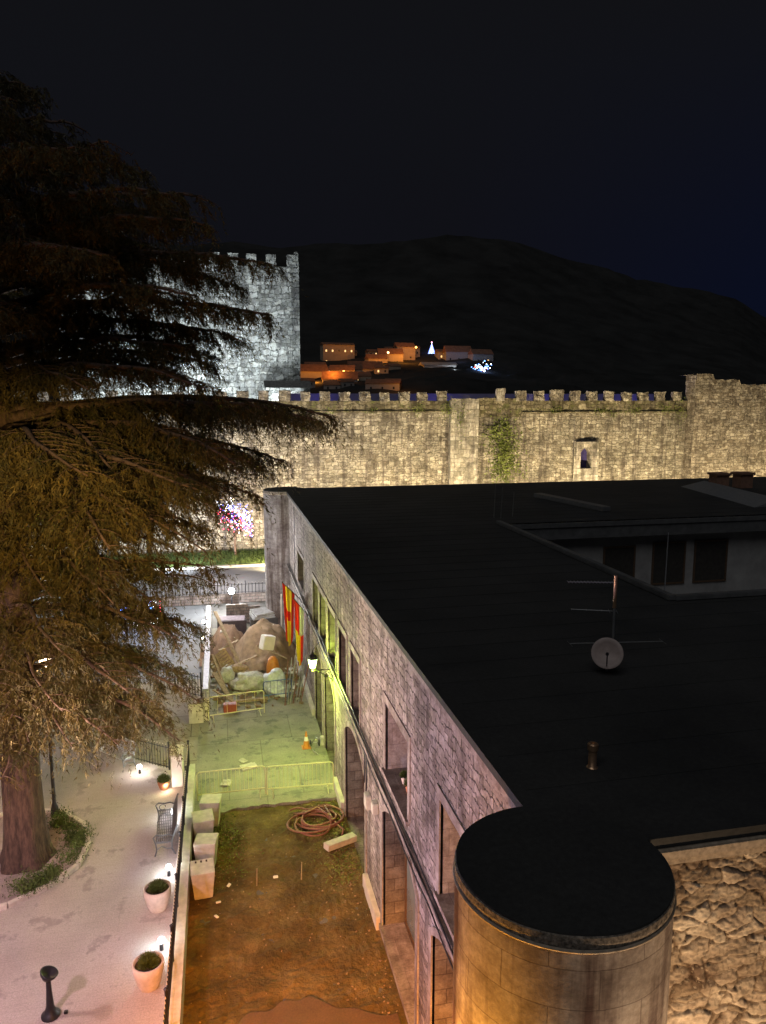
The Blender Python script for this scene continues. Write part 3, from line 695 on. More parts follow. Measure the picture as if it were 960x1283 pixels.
# weeds on the wall
def leaves(name, pts, size, mat, parent=None, label=None):
    n = len(pts); d = rng.normal(size=(n, 3)); d[:, 2] -= .4; d[:, 1] -= .6; d /= np.linalg.norm(d, axis=1)[:, None]
    return tri_mesh(name, tri_cloud(pts.astype(np.float32), rng.uniform(size*.6, size*1.3, n), rng.uniform(size*.3, size*.6, n), d), mat, parent)
def clump(cx, cz, sx_, sz_, n, y=69.8): return np.stack([rng.normal(cx, sx_, n), np.full(n, y)+rng.uniform(-.25, .1, n), rng.normal(cz, sz_, n)], 1)
iv = leaves('ivy', np.concatenate([clump(27.1, z, .75+.3*math.sin(z*2), .7, 190) for z in np.arange(6.5, 12, .8)]+[clump(27.6, 8.3, .9, .8, 260), clump(26.3, 10.9, .8, .6, 160)]), .2, M['ivy'])
tag(iv, 'patchy green ivy climbing the castle wall right of the pale buttress', 'ivy')
wd = [clump(21.5, 13.0, .5, .5, 260, 69.5), clump(22.6, 12.2, .35, .8, 180, 69.35), clump(40.9, 12.9, .5, .25, 140), clump(38.6, 12.6, .3, .2, 60), clump(37.5, 12.9, .5, .25, 140), clump(44.5, 13.1, .5, .3, 120), clump(46.2, 12.8, .5, .6, 160), clump(32.4, 13, .3, .25, 90), clump(18.5, 13.0, .5, .3, 90), clump(10, 12.9, .3, .2, 50), clump(14, 12.9, .3, .2, 60)]
lb = ['bushy green weed at the top of the pale buttress on the castle wall', 'trailing green weed hanging down the pale buttress', 'dark green tuft on the castle parapet above and right of the arched window', 'small weed tuft directly above the arched castle window', 'brown green tuft under the merlons above the arched castle window', 'small tuft on the parapet left of the right hand castle tower', 'green growth in the corner where the castle wall meets the right hand tower', 'small dark weed under the merlons left of the arched castle window', 'weed tuft on the castle parapet left of the pale buttress', 'small dark weed on the castle wall nearest the cedar branches', 'small dark weed midway along the left castle parapet']
for pts, l in zip(wd, lb): tag(leaves('wall_weed', pts, .13, M['ivy']), l, 'weed', 'weeds growing on the castle wall')
# right hand tower
tw = thing('castle_tower', 'taller ruined castle tower with ragged top at the right end of the wall', 'tower', (54, 69, 0))
mb = MB(); X0, X1 = 46.9, 68
nx = 90; 
def ttop(x): 
    b = 16.5 if x < 48.9 else (15.95 if x < 52 else 15.45)
    return b+.16*noise.noise(Vector((x*2.1, 0, 0)))+.1*noise.noise(Vector((x*6, 3, 0)))
nz = 50; b = 0
for j in range(nz+1):
    for i in range(nx+1):
        x = X0+(X1-X0)*i/nx; z = ttop(x)*j/nz; mb.v.append((x, 68.6+.14*noise.noise(Vector((x*.7, z*.7, 2)))+.06*noise.noise(Vector((x*2.3, z*2.3, 2))), z))
for j in range(nz):
    for i in range(nx): a = j*(nx+1)+i; mb.f.append((a, a+1, a+nx+2, a+nx+1)); mb.m.append(0)
for j in range(20):
    z0_, z1_ = 16.4*j/20, 16.4*(j+1)/20; mb.quad((X0, 70.3, z0_), (X0, 68.6, z0_), (X0, 68.6, z1_), (X0, 70.3, z1_))
for i in range(nx):
    xa = X0+(X1-X0)*i/nx; xb = X0+(X1-X0)*(i+1)/nx; mb.quad((xa, 68.6, ttop(xa)), (xb, 68.6, ttop(xb)), (xb, 71.5, ttop(xb)-.1), (xa, 71.5, ttop(xa)-.1))
mb.build('tower_wall', M['tower'], tw)
# keep
kp = thing('castle_keep', 'massive square castle keep in cold white floodlight behind the cedar', 'castle keep', (-3, 88, 0))
mb = MB(); rough_front(mb, -16.5, 8.5, 8, 28.6, 88, .45, .14, topn=.08)
b = len(mb.v)
for j in range(40):
    za, zb = 8+20.6*j/40, 8+20.6*(j+1)/40; mb.quad((8.5, 88, za), (9.45, 88.35, za), (9.45, 88.35, zb), (8.5, 88, zb))
mb.quad((9.45, 88.35, 8), (9.45, 101, 8), (9.45, 101, 28.6), (9.45, 88.35, 28.6)); mb.quad((-16.5, 88, 28.5), (9.45, 88, 28.5), (9.45, 101, 28.5), (-16.5, 101, 28.5))
mb.build('keep_wall', M['keep'], kp)
def km(x, w, h, y=88.3):
    mb = MB(); bm = bmesh.new(); bmesh.ops.create_cube(bm, size=1); bmesh.ops.subdivide_edges(bm, edges=list(bm.edges), cuts=3, use_grid_fill=True)
    for v in bm.verts:
        q = Vector((x+v.co.x*w, y+v.co.y*.6, 28.55+h/2+v.co.z*h)); v.co = q+Vector(noise.noise_vector(q*2))*.08
    bm.verts.index_update(); mb.add([v.co for v in bm.verts], [[v.index for v in f.verts] for f in bm.faces]); bm.free(); mb.build('merlon', M['keep'], kp)
for x, w, h in [(8.75, 1.25, 1.35), (6.35, 1.1, 1.3)]+[(4.2-2.0*i, 1.1, 1.3) for i in range(10)]: km(x, w, h)
mb = MB(); mb.lathe([(0.001, 0), (.22, .02), (.3, .2), (.22, .4), (.001, .5)], (9.15, 88.3, 29.85), 10); tag(mb.build('stone_finial', M['keep'], kp), 'small round stone on the corner merlon')
ob = thing('castle_outbuilding', 'low grey block at the foot of the castle keep', 'outbuilding', (7.8, 84, 12))
mb = MB(); mb.box(5.2, 9.9, 83, 86.5, 10, 15.2); mb.build('wall', M['keep'], ob); mb = MB()
mb.add([(5.0, 82.8, 15.2), (10.1, 82.8, 15.2), (10.1, 86.7, 15.2), (5.0, 86.7, 15.2), (5.0, 84.6, 16.0), (10.1, 84.6, 16.0)], [(0, 1, 5, 4), (2, 3, 4, 5), (0, 4, 3), (1, 2, 5)]); mb.build('roof', plain('grey_tile', (.16, .16, .15), .9, 0, .4, 3), ob)
ih = thing('blue_light_backing', 'plain block added behind the merlons to catch the blue light', 'building', (26, 76, 12))  # block added so the merlon gaps show a blue glow
mb = MB(); mb.box(6, 47, 76, 80, 8, 14.55); mb.build('wall', M['plaster'], ih)

# ---------------------------------------------------------------- village on the hill
vr = random.Random(3); LITW = emit('lit_window_glow', (1, .62, .25), 1.6)
def house(X, Y, Z, w, h, dpt, label, rot=0, wall='village', win=2, rise=None, floors=1):
    t = thing('village_house', label, 'house', (X, Y, Z), 'houses of the village on the hill', rot); t.scale = (.85, .85, .85)
    b = MB(); b.box(-w/2, w/2, 0, dpt, -8, h); rr = h+(rise if rise else w*.24)
    o = b.build('wall', M[wall]); o.parent = t
    b = MB(); ov = .4
    b.add([(-w/2-ov, -ov, h), (w/2+ov, -ov, h), (w/2+ov, dpt+ov, h), (-w/2-ov, dpt+ov, h), (-w/2-ov, dpt/2, rr), (w/2+ov, dpt/2, rr)], [(0, 1, 5, 4), (2, 3, 4, 5), (0, 4, 3), (1, 2, 5), (0, 3, 2, 1)])
    o = b.build('roof', M['vroof']); o.parent = t
    for f in range(floors):
        for i in range(win):
            x = -w/2+w*(i+.5)/win; z = h*(f+.35)/floors; b = MB(); b.box(x-.55, x+.55, -.12, 0.0, z, z+1.5); o = b.build('window', LITW if vr.random() < .3 else M['glass']); o.parent = t
    return t
house(82, 520, 36, 26, 17, 10, 'tall arcaded block standing alone on the village skyline', .1, 'village', 5, 2, 2)
house(57, 458, 20, 22, 12, 10, 'bright orange lit house beside the castle keep', .2)
house(76, 470, 22, 18, 11, 10, 'orange house with two windows left of the village street lamp', -.2)
house(93, 480, 25, 26, 9, 10, 'long orange house below the skyline block', 0, win=3)
house(70, 440, 15, 24, 12, 10, 'dark roofed house in the foreground of the village', -.1, 'plaster', 2)
house(88, 408, 13, 22, 11, 12, 'cream three windowed house just above the castle merlons', -.35, 'plaster', 3, 3, 2)
house(106, 505, 33, 16, 9, 10, 'small orange house on the upper village street', .1)
house(117, 515, 35, 20, 11, 10, 'orange gabled house in the middle of the upper village row', -.1)
house(130, 524, 38, 16, 14, 10, 'last orange house at the right end of the upper village row', .1)
house(106, 440, 17, 14, 6, 9, 'small dim house to the right of the cream village house', .2, 'plaster')
house(64, 500, 28, 16, 8, 10, 'low orange house behind the house nearest the keep', .1, win=2)
house(98, 424, 16, 10, 9, 9, 'narrow pale house directly left of the dim lower house', -.1, 'plaster', 1, floors=2)
house(84, 446, 19, 13, 10, 9, 'narrow tall house between the lower orange houses', .05, win=2, floors=2)
for X, Y, Z, w, h, r_, l in ((50, 430, 17, 10, 8, .1, 'small house half hidden by the right edge of the keep'), (63, 425, 15, 11, 8, -.15, 'small gabled house below the dark roofed house'), (72, 425, 16, 9, 9, .2, 'narrow gabled house right of the small gabled house'), (101, 470, 26, 10, 8, -.1, 'small house below the long orange house'), (112, 480, 29, 9, 7, .15, 'lowest house under the upper village row'), (92, 530, 40, 10, 7, 0, 'small house beside the arcaded skyline block'), (108, 530, 40, 9, 8, .1, 'narrow house behind the upper village row'), (139, 535, 44, 9, 7, -.1, 'tiny house beyond the upper village row'), (104, 418, 14, 10, 6, .1, 'low house right of the cream village house'), (68, 485, 26, 10, 8, .1, 'small house climbing the slope under the arcaded block'), (176, 530, 41, 12, 8, 0, 'dark house above the festive lights'), (158, 525, 41, 10, 7, .1, 'dark house right of the illuminated cone tree')):
    house(X, Y, Z, w, h, 9, l, r_, 'village' if Y > 440 else 'plaster', 2, floors=2 if h > 7.5 else 1)
house(124, 540, 42, 12, 8, 8, 'small house on the highest terrace of the village', 0, win=2)
for (x, y, z, w_) in ((66, 445, 33, 1700), (77, 463, 32, 2600), (108, 497, 42, 1800), (124, 508, 46, 2600), (136, 515, 52, 1500), (96, 400, 26, 900), (88, 506, 48, 700), (56, 446, 27, 1700)):
    point('village_lamp_light', (x, y-5, z-2), w_*3.2, (1, .34, .04), .6)
def vlamp(x, y, z, col, st, r, label, h=6):
    t = thing('village_street_lamp', label, 'street lamp', (x, y, z-h), 'street lamps of the village on the hill')
    b = MB(); b.cyl((x, y, z-h), (x, y, z-r), .12, .08, 6); b.build('pole', M['iron'], t)
    b = MB(); b.lathe([(.001, -r), (r*.8, -r*.6), (r, 0), (r*.8, r*.6), (.001, r)], (x, y, z), 8); b.build('lamp', emit('village_lamp_glow', col, st), t)
vlamp(74, 452, 30, (1, .42, .08), 14, .8, 'orange street lamp glowing between the lower village houses')
vlamp(110, 492, 44, (1, .45, .2), 9, .7, 'orange street lamp at the left end of the upper village row')
vlamp(134, 512, 49, (1, .42, .08), 8, .7, 'orange street lamp at the right end of the upper village row')
vlamp(134, 478, 31.5, (.85, .92, 1), 22, .8, 'white street lamp at the left end of the long white building')
vlamp(151, 478, 31.5, (.75, .88, 1), 22, .8, 'white street lamp at the right end of the long white building')
vlamp(162, 478, 29.5, (.4, .6, 1), 20, .9, 'bluish lamp between the white building and the lit decorations', 4)
wb = thing('white_building', 'long low white building with lit front on the dark hill', 'building', (142, 484, 28))
mb = MB(); mb.box(132, 154, 484, 494, 22, 36); mb.build('wall', M['whitepaint'], wb); mb = MB()
mb.add([(131, 483, 36), (155, 483, 36), (155, 495, 36), (131, 495, 36), (131, 489, 38), (155, 489, 38)], [(0, 1, 5, 4), (2, 3, 4, 5), (0, 4, 3), (1, 2, 5)]); mb.build('roof', M['plaster'], wb)
for i in range(6): b = MB(); b.box(134+3.3*i, 135.6+3.3*i, 483.8, 484, 30, 32.5); b.build('window', M['glass'], wb)
point('white_building_lamp_light', (136, 478, 33), 900, (1, .95, .9), .5); point('white_building_lamp_light', (151, 478, 33), 1100, (.8, .9, 1), .5)
dh = house(166, 516, 38, 22, 10, 10, 'dim grey building above the blue lamps on the hill', 0, 'plaster', 3)
house(181, 508, 37, 18, 9, 10, 'dim grey house at the right end of the hill buildings', .1, 'plaster', 2)
ct = thing('christmas_tree_light', 'tall cone shaped blue and white illuminated tree on the hill', 'light decoration', (153, 540, 44))
mb = MB()
for i in range(9): mb.lathe([(2.6*(1-i/10), .0), (2.6*(1-i/10), .35)], (153, 540, 46.5+i*.75), 12)
mb.build('light_ring', emit('blue_ring_glow', (.25, .35, 1), 5), ct)
mb = MB(); mb.cyl((153, 540, 44), (153, 540, 54), .35, .1, 8); mb.build('core', emit('white_core_glow', (.8, .85, 1), 6), ct)
mb = MB(); mb.lathe([(.001, 0), (.6, .5), (.001, 1.2)], (153, 540, 54), 6); mb.build('star', emit('pink_star_glow', (1, .4, .6), 5), ct)
dc = thing('festive_lights', 'cluster of blue, white and red festive lights on the hill', 'light decoration', (171, 482, 30))
for nm, col, n_ in (('blue_bulbs', (.15, .35, 1), 34), ('white_bulbs', (.8, .9, 1), 26), ('red_bulbs', (1, .15, .1), 9)):
    mb = MB()
    for i in range(n_):
        q = (171+vr.gauss(0, 3.3), 482+vr.gauss(0, 1), 34+vr.gauss(0, 2.0)); r = vr.uniform(.25, .5); mb.lathe([(.001, -r), (r, 0), (.001, r)], q, 5)
    mb.build(nm, emit(nm+'_glow', col, 8), dc)['kind'] = 'stuff'
point('festive_glow', (171, 478, 34), 2500, (.3, .5, 1), .6); point('festive_glow', (160, 500, 44), 1500, (.35, .5, 1), .6)

# ---------------------------------------------------------------- retaining wall, fences, far plaza walls
rw = thing('retaining_wall', 'low concrete wall between the plaza and the muddy yard', 'wall', (-1.37, 18, 0))
mb = MB(); N = 60
for i in range(N):
    ya, yb = 5+22.1*i/N, 5+22.1*(i+1)/N
    mb.quad((-1.20, ya, 0), (-1.20, yb, 0), (-1.20, yb, .74), (-1.20, ya, .74)); mb.quad((-1.56, ya, .74), (-1.20, ya, .74), (-1.20, yb, .74), (-1.56, yb, .74))
    mb.quad((-1.56, yb, 0), (-1.56, ya, 0), (-1.56, ya, .74), (-1.56, yb, .74))
mb.quad((-1.56, 27.1, 0), (-1.20, 27.1, 0), (-1.20, 27.1, .74), (-1.56, 27.1, .74)); mb.build('wall_body', M['cream'], rw)
def fence(label, p0, p1, z, h, name='iron_fence', sp=.13, post=2.0, r=.010, group=None, tips=True, pr=.03):
    p0 = Vector((*p0, z)); p1 = Vector((*p1, z)); L = (p1-p0).length; d = (p1-p0)/L
    t = thing(name, label, 'fence', tuple(p0), group)
    nseg = max(1, round(L/post))
    for k in range(nseg+1):
        q = p0+d*(L*k/nseg); b = MB(); b.cyl(q, q+Vector((0, 0, h+.08)), pr, pr, 8); b.lathe([(pr, 0), (pr*1.7, .05), (.001, .10)], tuple(q+Vector((0, 0, h+.07))), 8); b.build('post', M['iron'], t)
    for k in range(nseg):
        a = p0+d*(L*k/nseg); c = p0+d*(L*(k+1)/nseg); b = MB()
        for zz in (.1, h-.1): b.cyl(a+Vector((0, 0, zz)), c+Vector((0, 0, zz)), .018, .018, 6)
        m_ = int((c-a).length/sp)
        for i in range(1, m_):
            q = a+(c-a)*i/m_; b.cyl(q+Vector((0, 0, .03)), q+Vector((0, 0, h)), r, r, 5)
            if tips: b.cyl(q+Vector((0, 0, h)), q+Vector((0, 0, h+.05)), .018, .006, 5, 1)
        b.build('panel', [M['iron'], M['irontip']], t)
    return t
fence('long black iron fence with spear tips coloured as if lit on top of the retaining wall', (-1.46, 9), (-1.42, 27.0), .74, .82)
fence('black iron fence from the white gate pillar to the cedar', (-2.15, 27.5), (-5.35, 30.0), .4, .95, r=.012)
fence('dark iron fence beside the road beyond the sandy path', (-1.15, 35.0), (-3.6, 37.0), .12, 1.1, sp=.16, r=.014)
fence('pale railing along the far street by the white lamp', (-6, 52.3), (3.4, 52.3), .62, .75, sp=.22, r=.02, name='street_railing')
w2 = thing('street_wall', 'low dark wall below the far street railing', 'wall', (-1, 52.3, 0)); MB().box(-8, 3.6, 52.15, 52.5, 0, .62, bev=.02).build('wall_body', M['brick'], w2)
w3 = thing('block_wall', 'broken grey block wall stub behind the earth heaps', 'wall', (1.2, 47.4, 0)); mb = MB()
mb.box(.15, 2.25, 47.2, 47.5, 0, 1.05); mb.box(.15, 1.5, 47.2, 47.5, 1.05, 1.2); mb.build('wall_body', M['brick'], w3)
w4 = thing('boundary_wall', 'narrow pale wall with dark rail beside the road left of the rubble', 'wall', (-.85, 38, 0)); mb = MB(); mb.box(-.98, -.76, 32.3, 46, 0, 1.15, bev=.015); mb.build('wall_body', M['lightconc'], w4)
mb = MB(); mb.box(-1.0, -.74, 32.2, 46, 1.5, 1.6, bev=.02)
for y in np.arange(32.4, 46, 1.5): mb.cyl((-.87, y, 1.15), (-.87, y, 1.5), .03, .03, 6)
mb.build('rail', plain('purple_grey_rail', (.26, .25, .28), .5, .2), w4)
w5 = thing('wall_end_pier', 'squat pinkish masonry pier beside the low far barrier', 'pier', (-1.2, 32.3, 0)); mb = MB(); mb.box(-1.62, -1.0, 32.1, 32.5, 0, 1.0, bev=.02); mb.build('pier_body', M['lightconc'], w5)
mb = MB(); mb.box(-1.66, -.985, 32.06, 32.54, 1.0, 1.06, bev=.01); mb.build('cap', M['surround'], w5)
gp = thing('gate_pillar', 'short white rendered pillar at the end of the iron fence', 'pillar', (-1.75, 26.6, .4)); mb = MB(); mb.box(-1.98, -1.60, 26.1, 26.9, .4, 1.55, bev=.02); mb.build('shaft', M['whitepaint'], gp)
mb = MB(); mb.box(-2.02, -1.57, 26.06, 26.94, 1.55, 1.62, bev=.015); mb.build('cap', M['lightconc'], gp)

# ---------------------------------------------------------------- street furniture on the plaza
def bench(loc, rz, label, mat):
    t = thing('park_bench', label, 'bench', (0, 0, 0), 'metal benches on the plaza')
    # long axis Y, sits facing -X, back at +X
    L = 2.0
    b = MB()
    for i in range(9): x = -.24+.055*i; b.box(x-.018, x+.018, -L/2+.08, L/2-.08, .43, .455)
    for y in np.linspace(-L/2+.1, L/2-.1, 12): b.box(-.26, .22, y-.012, y+.012, .42, .43)
    b.build('seat', mat, t)
    b = MB()
    for i in range(8):
        z = .5+.055*i; x = .22+.02*i; b.box(x-.012, x+.012, -L/2+.08, L/2-.08, z-.018, z+.018)
    b.build('backrest', mat, t)
    for s_ in (-1, 1):
        y = s_*(L/2-.05)
        b = MB(); b.tube([(-.30, y, 0), (-.24, y, .18), (-.27, y, .42), (-.33, y, .60), (-.24, y, .68), (-.05, y, .64), (.12, y, .66), (.24, y, .60)], .022, 6)
        b.tube([(.30, y, 0), (.20, y, .2), (.21, y, .45), (.30, y, .72), (.38, y, .93)], .024, 6)
        b.tube([(-.25, y, .2), (-.1, y, .30), (.05, y, .22), (.2, y, .2)], .016, 6); b.tube([(-.27, y, .43), (0, y, .41), (.21, y, .43)], .02, 6)
        b.tube([(-.12+.1*math.cos(a), y, .52+.09*math.sin(a)) for a in np.linspace(0, 5.5, 12)], .012, 5)
        b.build('arm_frame', M['castiron'], t)
    t.location = loc; t.rotation_euler = (0, 0, rz); return t
b1 = bench((-1.98, 22.95, .4), R(2), 'cast iron bench lying along the railing between the lit floor lamps', plain('bench_dark_slats', (.10, .085, .08), .5, .3))
b2 = bench((-4.25, 28.55, .4), R(-52+90+5), 'bench with brightly lit slats backed against the iron fence near the cedar', plain('bench_light_slats', (.45, .47, .5), .4, .3))
def flower_pot(loc, r, h, label, pr=.26, group='round plant pots on the plaza', mat='pot'):
    t = thing('plant_pot', label, 'plant pot', loc, group); x, y, z = loc
    b = MB(); b.lathe([(r*.62, 0), (r*.80, h*.25), (r*.96, h*.65), (r, h), (r*.88, h), (r*.85, h*.86), (.001, h*.86)], (x, y, z), 36); b.build('pot', M[mat], t, smooth=True)
    b = MB(); b.lathe([(r*.845, h*.875), (.001, h*.89)], (x, y, z), 24); b.build('soil', M['soil'], t)
    n = 1600; u = rng.normal(size=(n, 3)); u /= np.linalg.norm(u, axis=1)[:, None]; u[:, 2] = np.abs(u[:, 2])
    p = np.array([x, y, z+h*.88])+u*pr*rng.uniform(.2, .9, (n, 1)); dd = u+rng.normal(0, .4, (n, 3)); dd[:, 2] += .5; dd /= np.linalg.norm(dd, axis=1)[:, None]
    tri_mesh('foliage', tri_cloud(p.astype(np.float32), rng.uniform(.05, .12, n), rng.uniform(.006, .014, n), dd), M['leaf'], t)
flower_pot((-1.98, 19.55, .4), .36, .62, 'round pale stone pot with small bush, second from the bottom of the railing')
flower_pot((-1.98, 16.75, .4), .36, .62, 'round pale stone pot with small bush nearest the bottom edge of the photo')
flower_pot((-2.25, 26.1, .4), .22, .32, 'small terracotta pot with a round bush beside the white gate pillar', .24, mat='terracotta')
def floor_lamp(loc, label, w=40, col=(.9, .95, 1), st=60):
    x, y, z = loc; t = thing('floor_lamp', label, 'lamp', loc, 'small spotlights on the plaza floor')
    b = MB(); b.cyl((x, y, z), (x, y, z+.16), .05, .04, 10); b.cyl((x-.09, y, z+.2), (x+.09, y, z+.2), .012, .012, 6); b.build('stand', M['iron'], t)
    b = MB(); b.lathe([(.001, -.075), (.07, -.04), (.085, 0), (.07, .045), (.001, .075)], (x, y, z+.26), 12); b.build('bulb', emit('floor_lamp_glow', col, st), t)
    point('floor_lamp_light', (x, y, z+.48), w*.7, col, .05)
floor_lamp((-1.78, 20.95, .4), 'small bright spotlight between the bench and the upper round pot')
floor_lamp((-1.78, 17.9, .4), 'small bright spotlight just behind the lowest round pot', 45)
floor_lamp((-1.80, 24.0, .4), 'small bright spotlight under the far end of the railing bench', 50)
floor_lamp((-3.2, 27.45, .4), 'small bright spotlight on the ground before the iron fence', 45, (1, .92, .85))
point('pillar_uplight', (-2.15, 25.85, .62), 14, (1, .75, .5), .05)
# drinking fountain post
t = thing('drinking_fountain', 'black iron drinking fountain post with a tilted round bowl', 'fountain', (-4.05, 16.3, .4)); x, y = -4.05, 16.3
b = MB(); b.lathe([(.20, 0), (.20, .05), (.13, .09), (.085, .25), (.06, .6), (.05, .95)], (x, y, .4), 20); b.build('post', M['iron'], t, smooth=True)
b = MB(); Mx = Matrix.Translation((x+.01, y, 1.42)) @ Matrix.Rotation(R(22), 4, 'Y'); q = MB(); q.lathe([(.001, -.14), (.09, -.12), (.17, -.02), (.20, .06), (.18, .06), (.12, 0), (.001, -.03)], (0, 0, 0), 24)
b.add([Mx @ Vector(v) for v in q.v], q.f); b.build('bowl', M['iron'], t, smooth=True)
b = MB(); b.box(x+.28, x+.36, y-.04, y+.04, .4, .46, bev=.01); b.build('pedal', M['iron'], t)
# tree bed
bed = [(-5.96, 20.43), (-5.1, 21.05), (-4.42, 21.9), (-4.3, 23.1), (-4.62, 24.2), (-5.5, 25.2), (-7.2, 25.5), (-8.4, 24.2), (-8.5, 21.6), (-7.2, 20.2)]
tb = thing('tree_bed', 'stone edged planting bed around the foot of the cedar', 'planting bed', (-6, 22.6, .4)); b = MB(); n = len(bed)
for i in range(n):
    a = Vector((*bed[i], 0)); c = Vector((*bed[(i+1) % n], 0)); d = (c-a); L = d.length; ang = math.atan2(d.y, d.x); k = max(1, round(L/.5))
    for j in range(k):
        m0 = a+d*(j/k); Mx = Matrix.Translation((m0.x, m0.y, .4)) @ Matrix.Rotation(ang, 4, 'Z'); b.box(.008, L/k-.008, -.07, .07, -.05, .13, 0, Mx, .012)
b.build('kerb_stones', M['lightconc'], tb)
b = MB(); c0 = (-6.3, 22.8, .46)
for i in range(n): b.add([(*bed[i], .44), (*bed[(i+1) % n], .44), c0], [(0, 1, 2)])
b.build('bed_gravel', ground('pink_gravel', [(.3, (.26, .21, .19)), (.7, (.42, .36, .33))], 3, .95, 40, 1, .03, .1), tb)
b = MB(); bx = np.array(bed)
pts = []
for i in range(0, 5):
    a = np.array(bed[i]); c = np.array(bed[i+1]); cc = np.array([-6.3, 22.8])
    for k in range(7):
        u = rng.random(); q = a+(c-a)*u; q = q+(cc-q)*rng.uniform(.06, .24); s_ = rng.uniform(.10, .24); m_ = 260
        if rng.random() < .25: continue
        w_ = rng.normal(size=(m_, 3))*[s_, s_, s_*.6]; w_[:, 2] = np.abs(w_[:, 2]); pts.append(np.array([q[0], q[1], .48])+w_)
pts = np.concatenate(pts); d = rng.normal(size=pts.shape); d[:, 2] = np.abs(d[:, 2])+.3; d /= np.linalg.norm(d, axis=1)[:, None]
o = tri_mesh('ground_cover', tri_cloud(pts.astype(np.float32), rng.uniform(.04, .1, len(pts)), rng.uniform(.01, .025, len(pts)), d), M['leaf'], tb); o['kind'] = 'stuff'

# ---------------------------------------------------------------- cedar
def cedar():
    tx, ty = -5.98, 22.6
    t = thing('cedar_tree', 'huge spreading cedar with drooping golden brown branches over the plaza', 'tree', (tx, ty, .4))
    b = MB(); n = 28; zs = [0, .15, .4, .9, 1.6, 3, 5, 8, 12, 15, 18, 20.5, 23]; rs = [.82, .72, .64, .59, .555, .53, .50, .46, .40, .32, .22, .11, .03]
    for z, r in zip(zs, rs):
        for i in range(n):
            a = 2*math.pi*i/n; k = 1+.10*math.sin(a*5+z*.3)*max(0, 1-z/3)+.07*noise.noise(Vector((math.cos(a)*2.5, math.sin(a)*2.5, z*.5)))
            b.v.append((tx+r*k*math.cos(a)+.02*z*math.sin(z*.2), ty+r*k*math.sin(a), .38+z))
    for j in range(len(zs)-1):
        for i in range(n): b.f.append((j*n+i, j*n+(i+1) % n, (j+1)*n+(i+1) % n, (j+1)*n+i)); b.m.append(0)
    m_, tt, bb = newmat('cedar_trunk_bark'); v = mapped(tt, (1, 1, .22), uv=False); n1 = noi(tt, v, 9, 6, .7); n2 = noi(tt, v, 2, 3)
    tt.links.new(mix(tt, ramp(tt, n1, [(.35, (.028, .017, .013)), (.65, (.12, .075, .055))]), ramp(tt, n2, [(.3, (.7,)*3), (.7, (1.2,)*3)]), .8, 'MULTIPLY'), bb.inputs['Base Color']); bb.inputs['Roughness'].default_value = .95; bump(tt, bb, n1, 1, .06)
    b.build('trunk', m_, t, smooth=True)
    lm = MB(); P = []; 
    def Lm(z):
        return float(np.interp(z, [3, 5.5, 7, 9.5, 10.8, 12, 13.8, 14.5, 16, 17.8, 19, 20.5, 22, 23.5], [3.6, 4.4, 5.4, 5.9, 5.6, 7.8, 8.8, 7.0, 7.5, 7.9, 6.4, 4.8, 2.6, .6]))
    limbs = []
    # (height, azimuth deg, length factor, droop) chosen where the photo shows clear tiers, then filled by golden angle
    for z, az, lf, dr in ((14.1, -4, 1.15, .95), (14.0, -16, 1.08, 1.0), (13.9, 4, 1.08, 1.1), (13.2, 9, .93, 1.5), (13.5, -30, .92, 1.4), (12.9, 22, .9, 1.3), (13.0, -46, .9, 1.4), (13.3, -62, .85, 1.2), (12.6, -24, .8, 1.2), (12.4, -8, .8, 1.6), (12.0, -40, .8, 1.5), (13.0, -80, .8, 1.2), (12.6, -100, .8, 1.2), (13.1, -120, .8, 1.2), (12.8, 38, .85, 1.2),
                      (16.7, -6, 1.0, .9), (16.3, 14, .9, 1.0), (16.9, -28, .86, .9), (17.9, -2, .98, .7), (18.2, 20, .9, .5), (18.4, -22, .9, .6), (15.6, -12, .80, .9), (15.2, 8, .72, .9), (14.9, -50, .7, .9), (19.2, 5, .9, .4), (19.0, -35, .9, .5), (18.8, 40, .9, .5),
                      (17.4, -60, .8, .8), (16.2, -75, .7, .8), (15.4, -95, .7, .9), (17.0, -110, .8, .8), (18.5, -80, .9, .6), (19.5, -60, .9, .4), (19.4, -100, .9, .4),
                      (9.5, -5, .98, .9), (9.0, 12, .95, .9), (8.5, -22, .95, 1.2), (8.0, 3, .96, 1.4), (7.6, -40, .95, 1.5), (7.2, -14, 1.0, 2.0), (6.7, 20, .95, 1.8), (6.4, -28, 1.0, 2.1), (6.0, -3, .95, 2.1), (6.3, -50, .7, 1.2), (6.9, -72, .55, .8), (7.6, -62, .8, 1.2), (7.2, -95, .5, .7), (8.2, -80, .7, 1.0), (8.8, -60, .85, 1.1), (7.8, -115, .6, .8), (8.6, -135, .8, 1.0), (5.9, -25, .75, 1.3), (5.8, 12, .8, 1.4), (9.2, -100, .7, .9), (6.6, -150, .8, 1.0)):
        limbs.append((z, R(az), Lm(z)*lf, dr))
    for q in range(26):
        z = 10.6+3.2*q/26; limbs.append((z, R(-60+((q*61.8) % 105)), Lm(z)*random.uniform(.62, .95), random.uniform(1.4, 2.0)))
    for q in range(8):
        z = 14.9+3.9*q/8; limbs.append((z, R(-38+((q*61.8) % 66)), Lm(z)*random.uniform(.6, 1.0), random.uniform(.8, 1.5)))
    for q in range(9):
        z = 4.6+1.9*q/9; limbs.append((z, R(-150+((q*61.8) % 110)), random.uniform(1.2, 2.2), random.uniform(.5, .9)))
    for q in range(13):
        z = 6.6+4.2*q/13; limbs.append((z, R(-45+((q*61.8) % 75)), Lm(z)*random.uniform(.5, .9), random.uniform(1.2, 1.8)))
    for q in range(8):
        z = 14.3+4.5*q/8; limbs.append((z, R(-140+((q*61.8) % 90)), Lm(z)*random.uniform(.45, .6), 1.0))
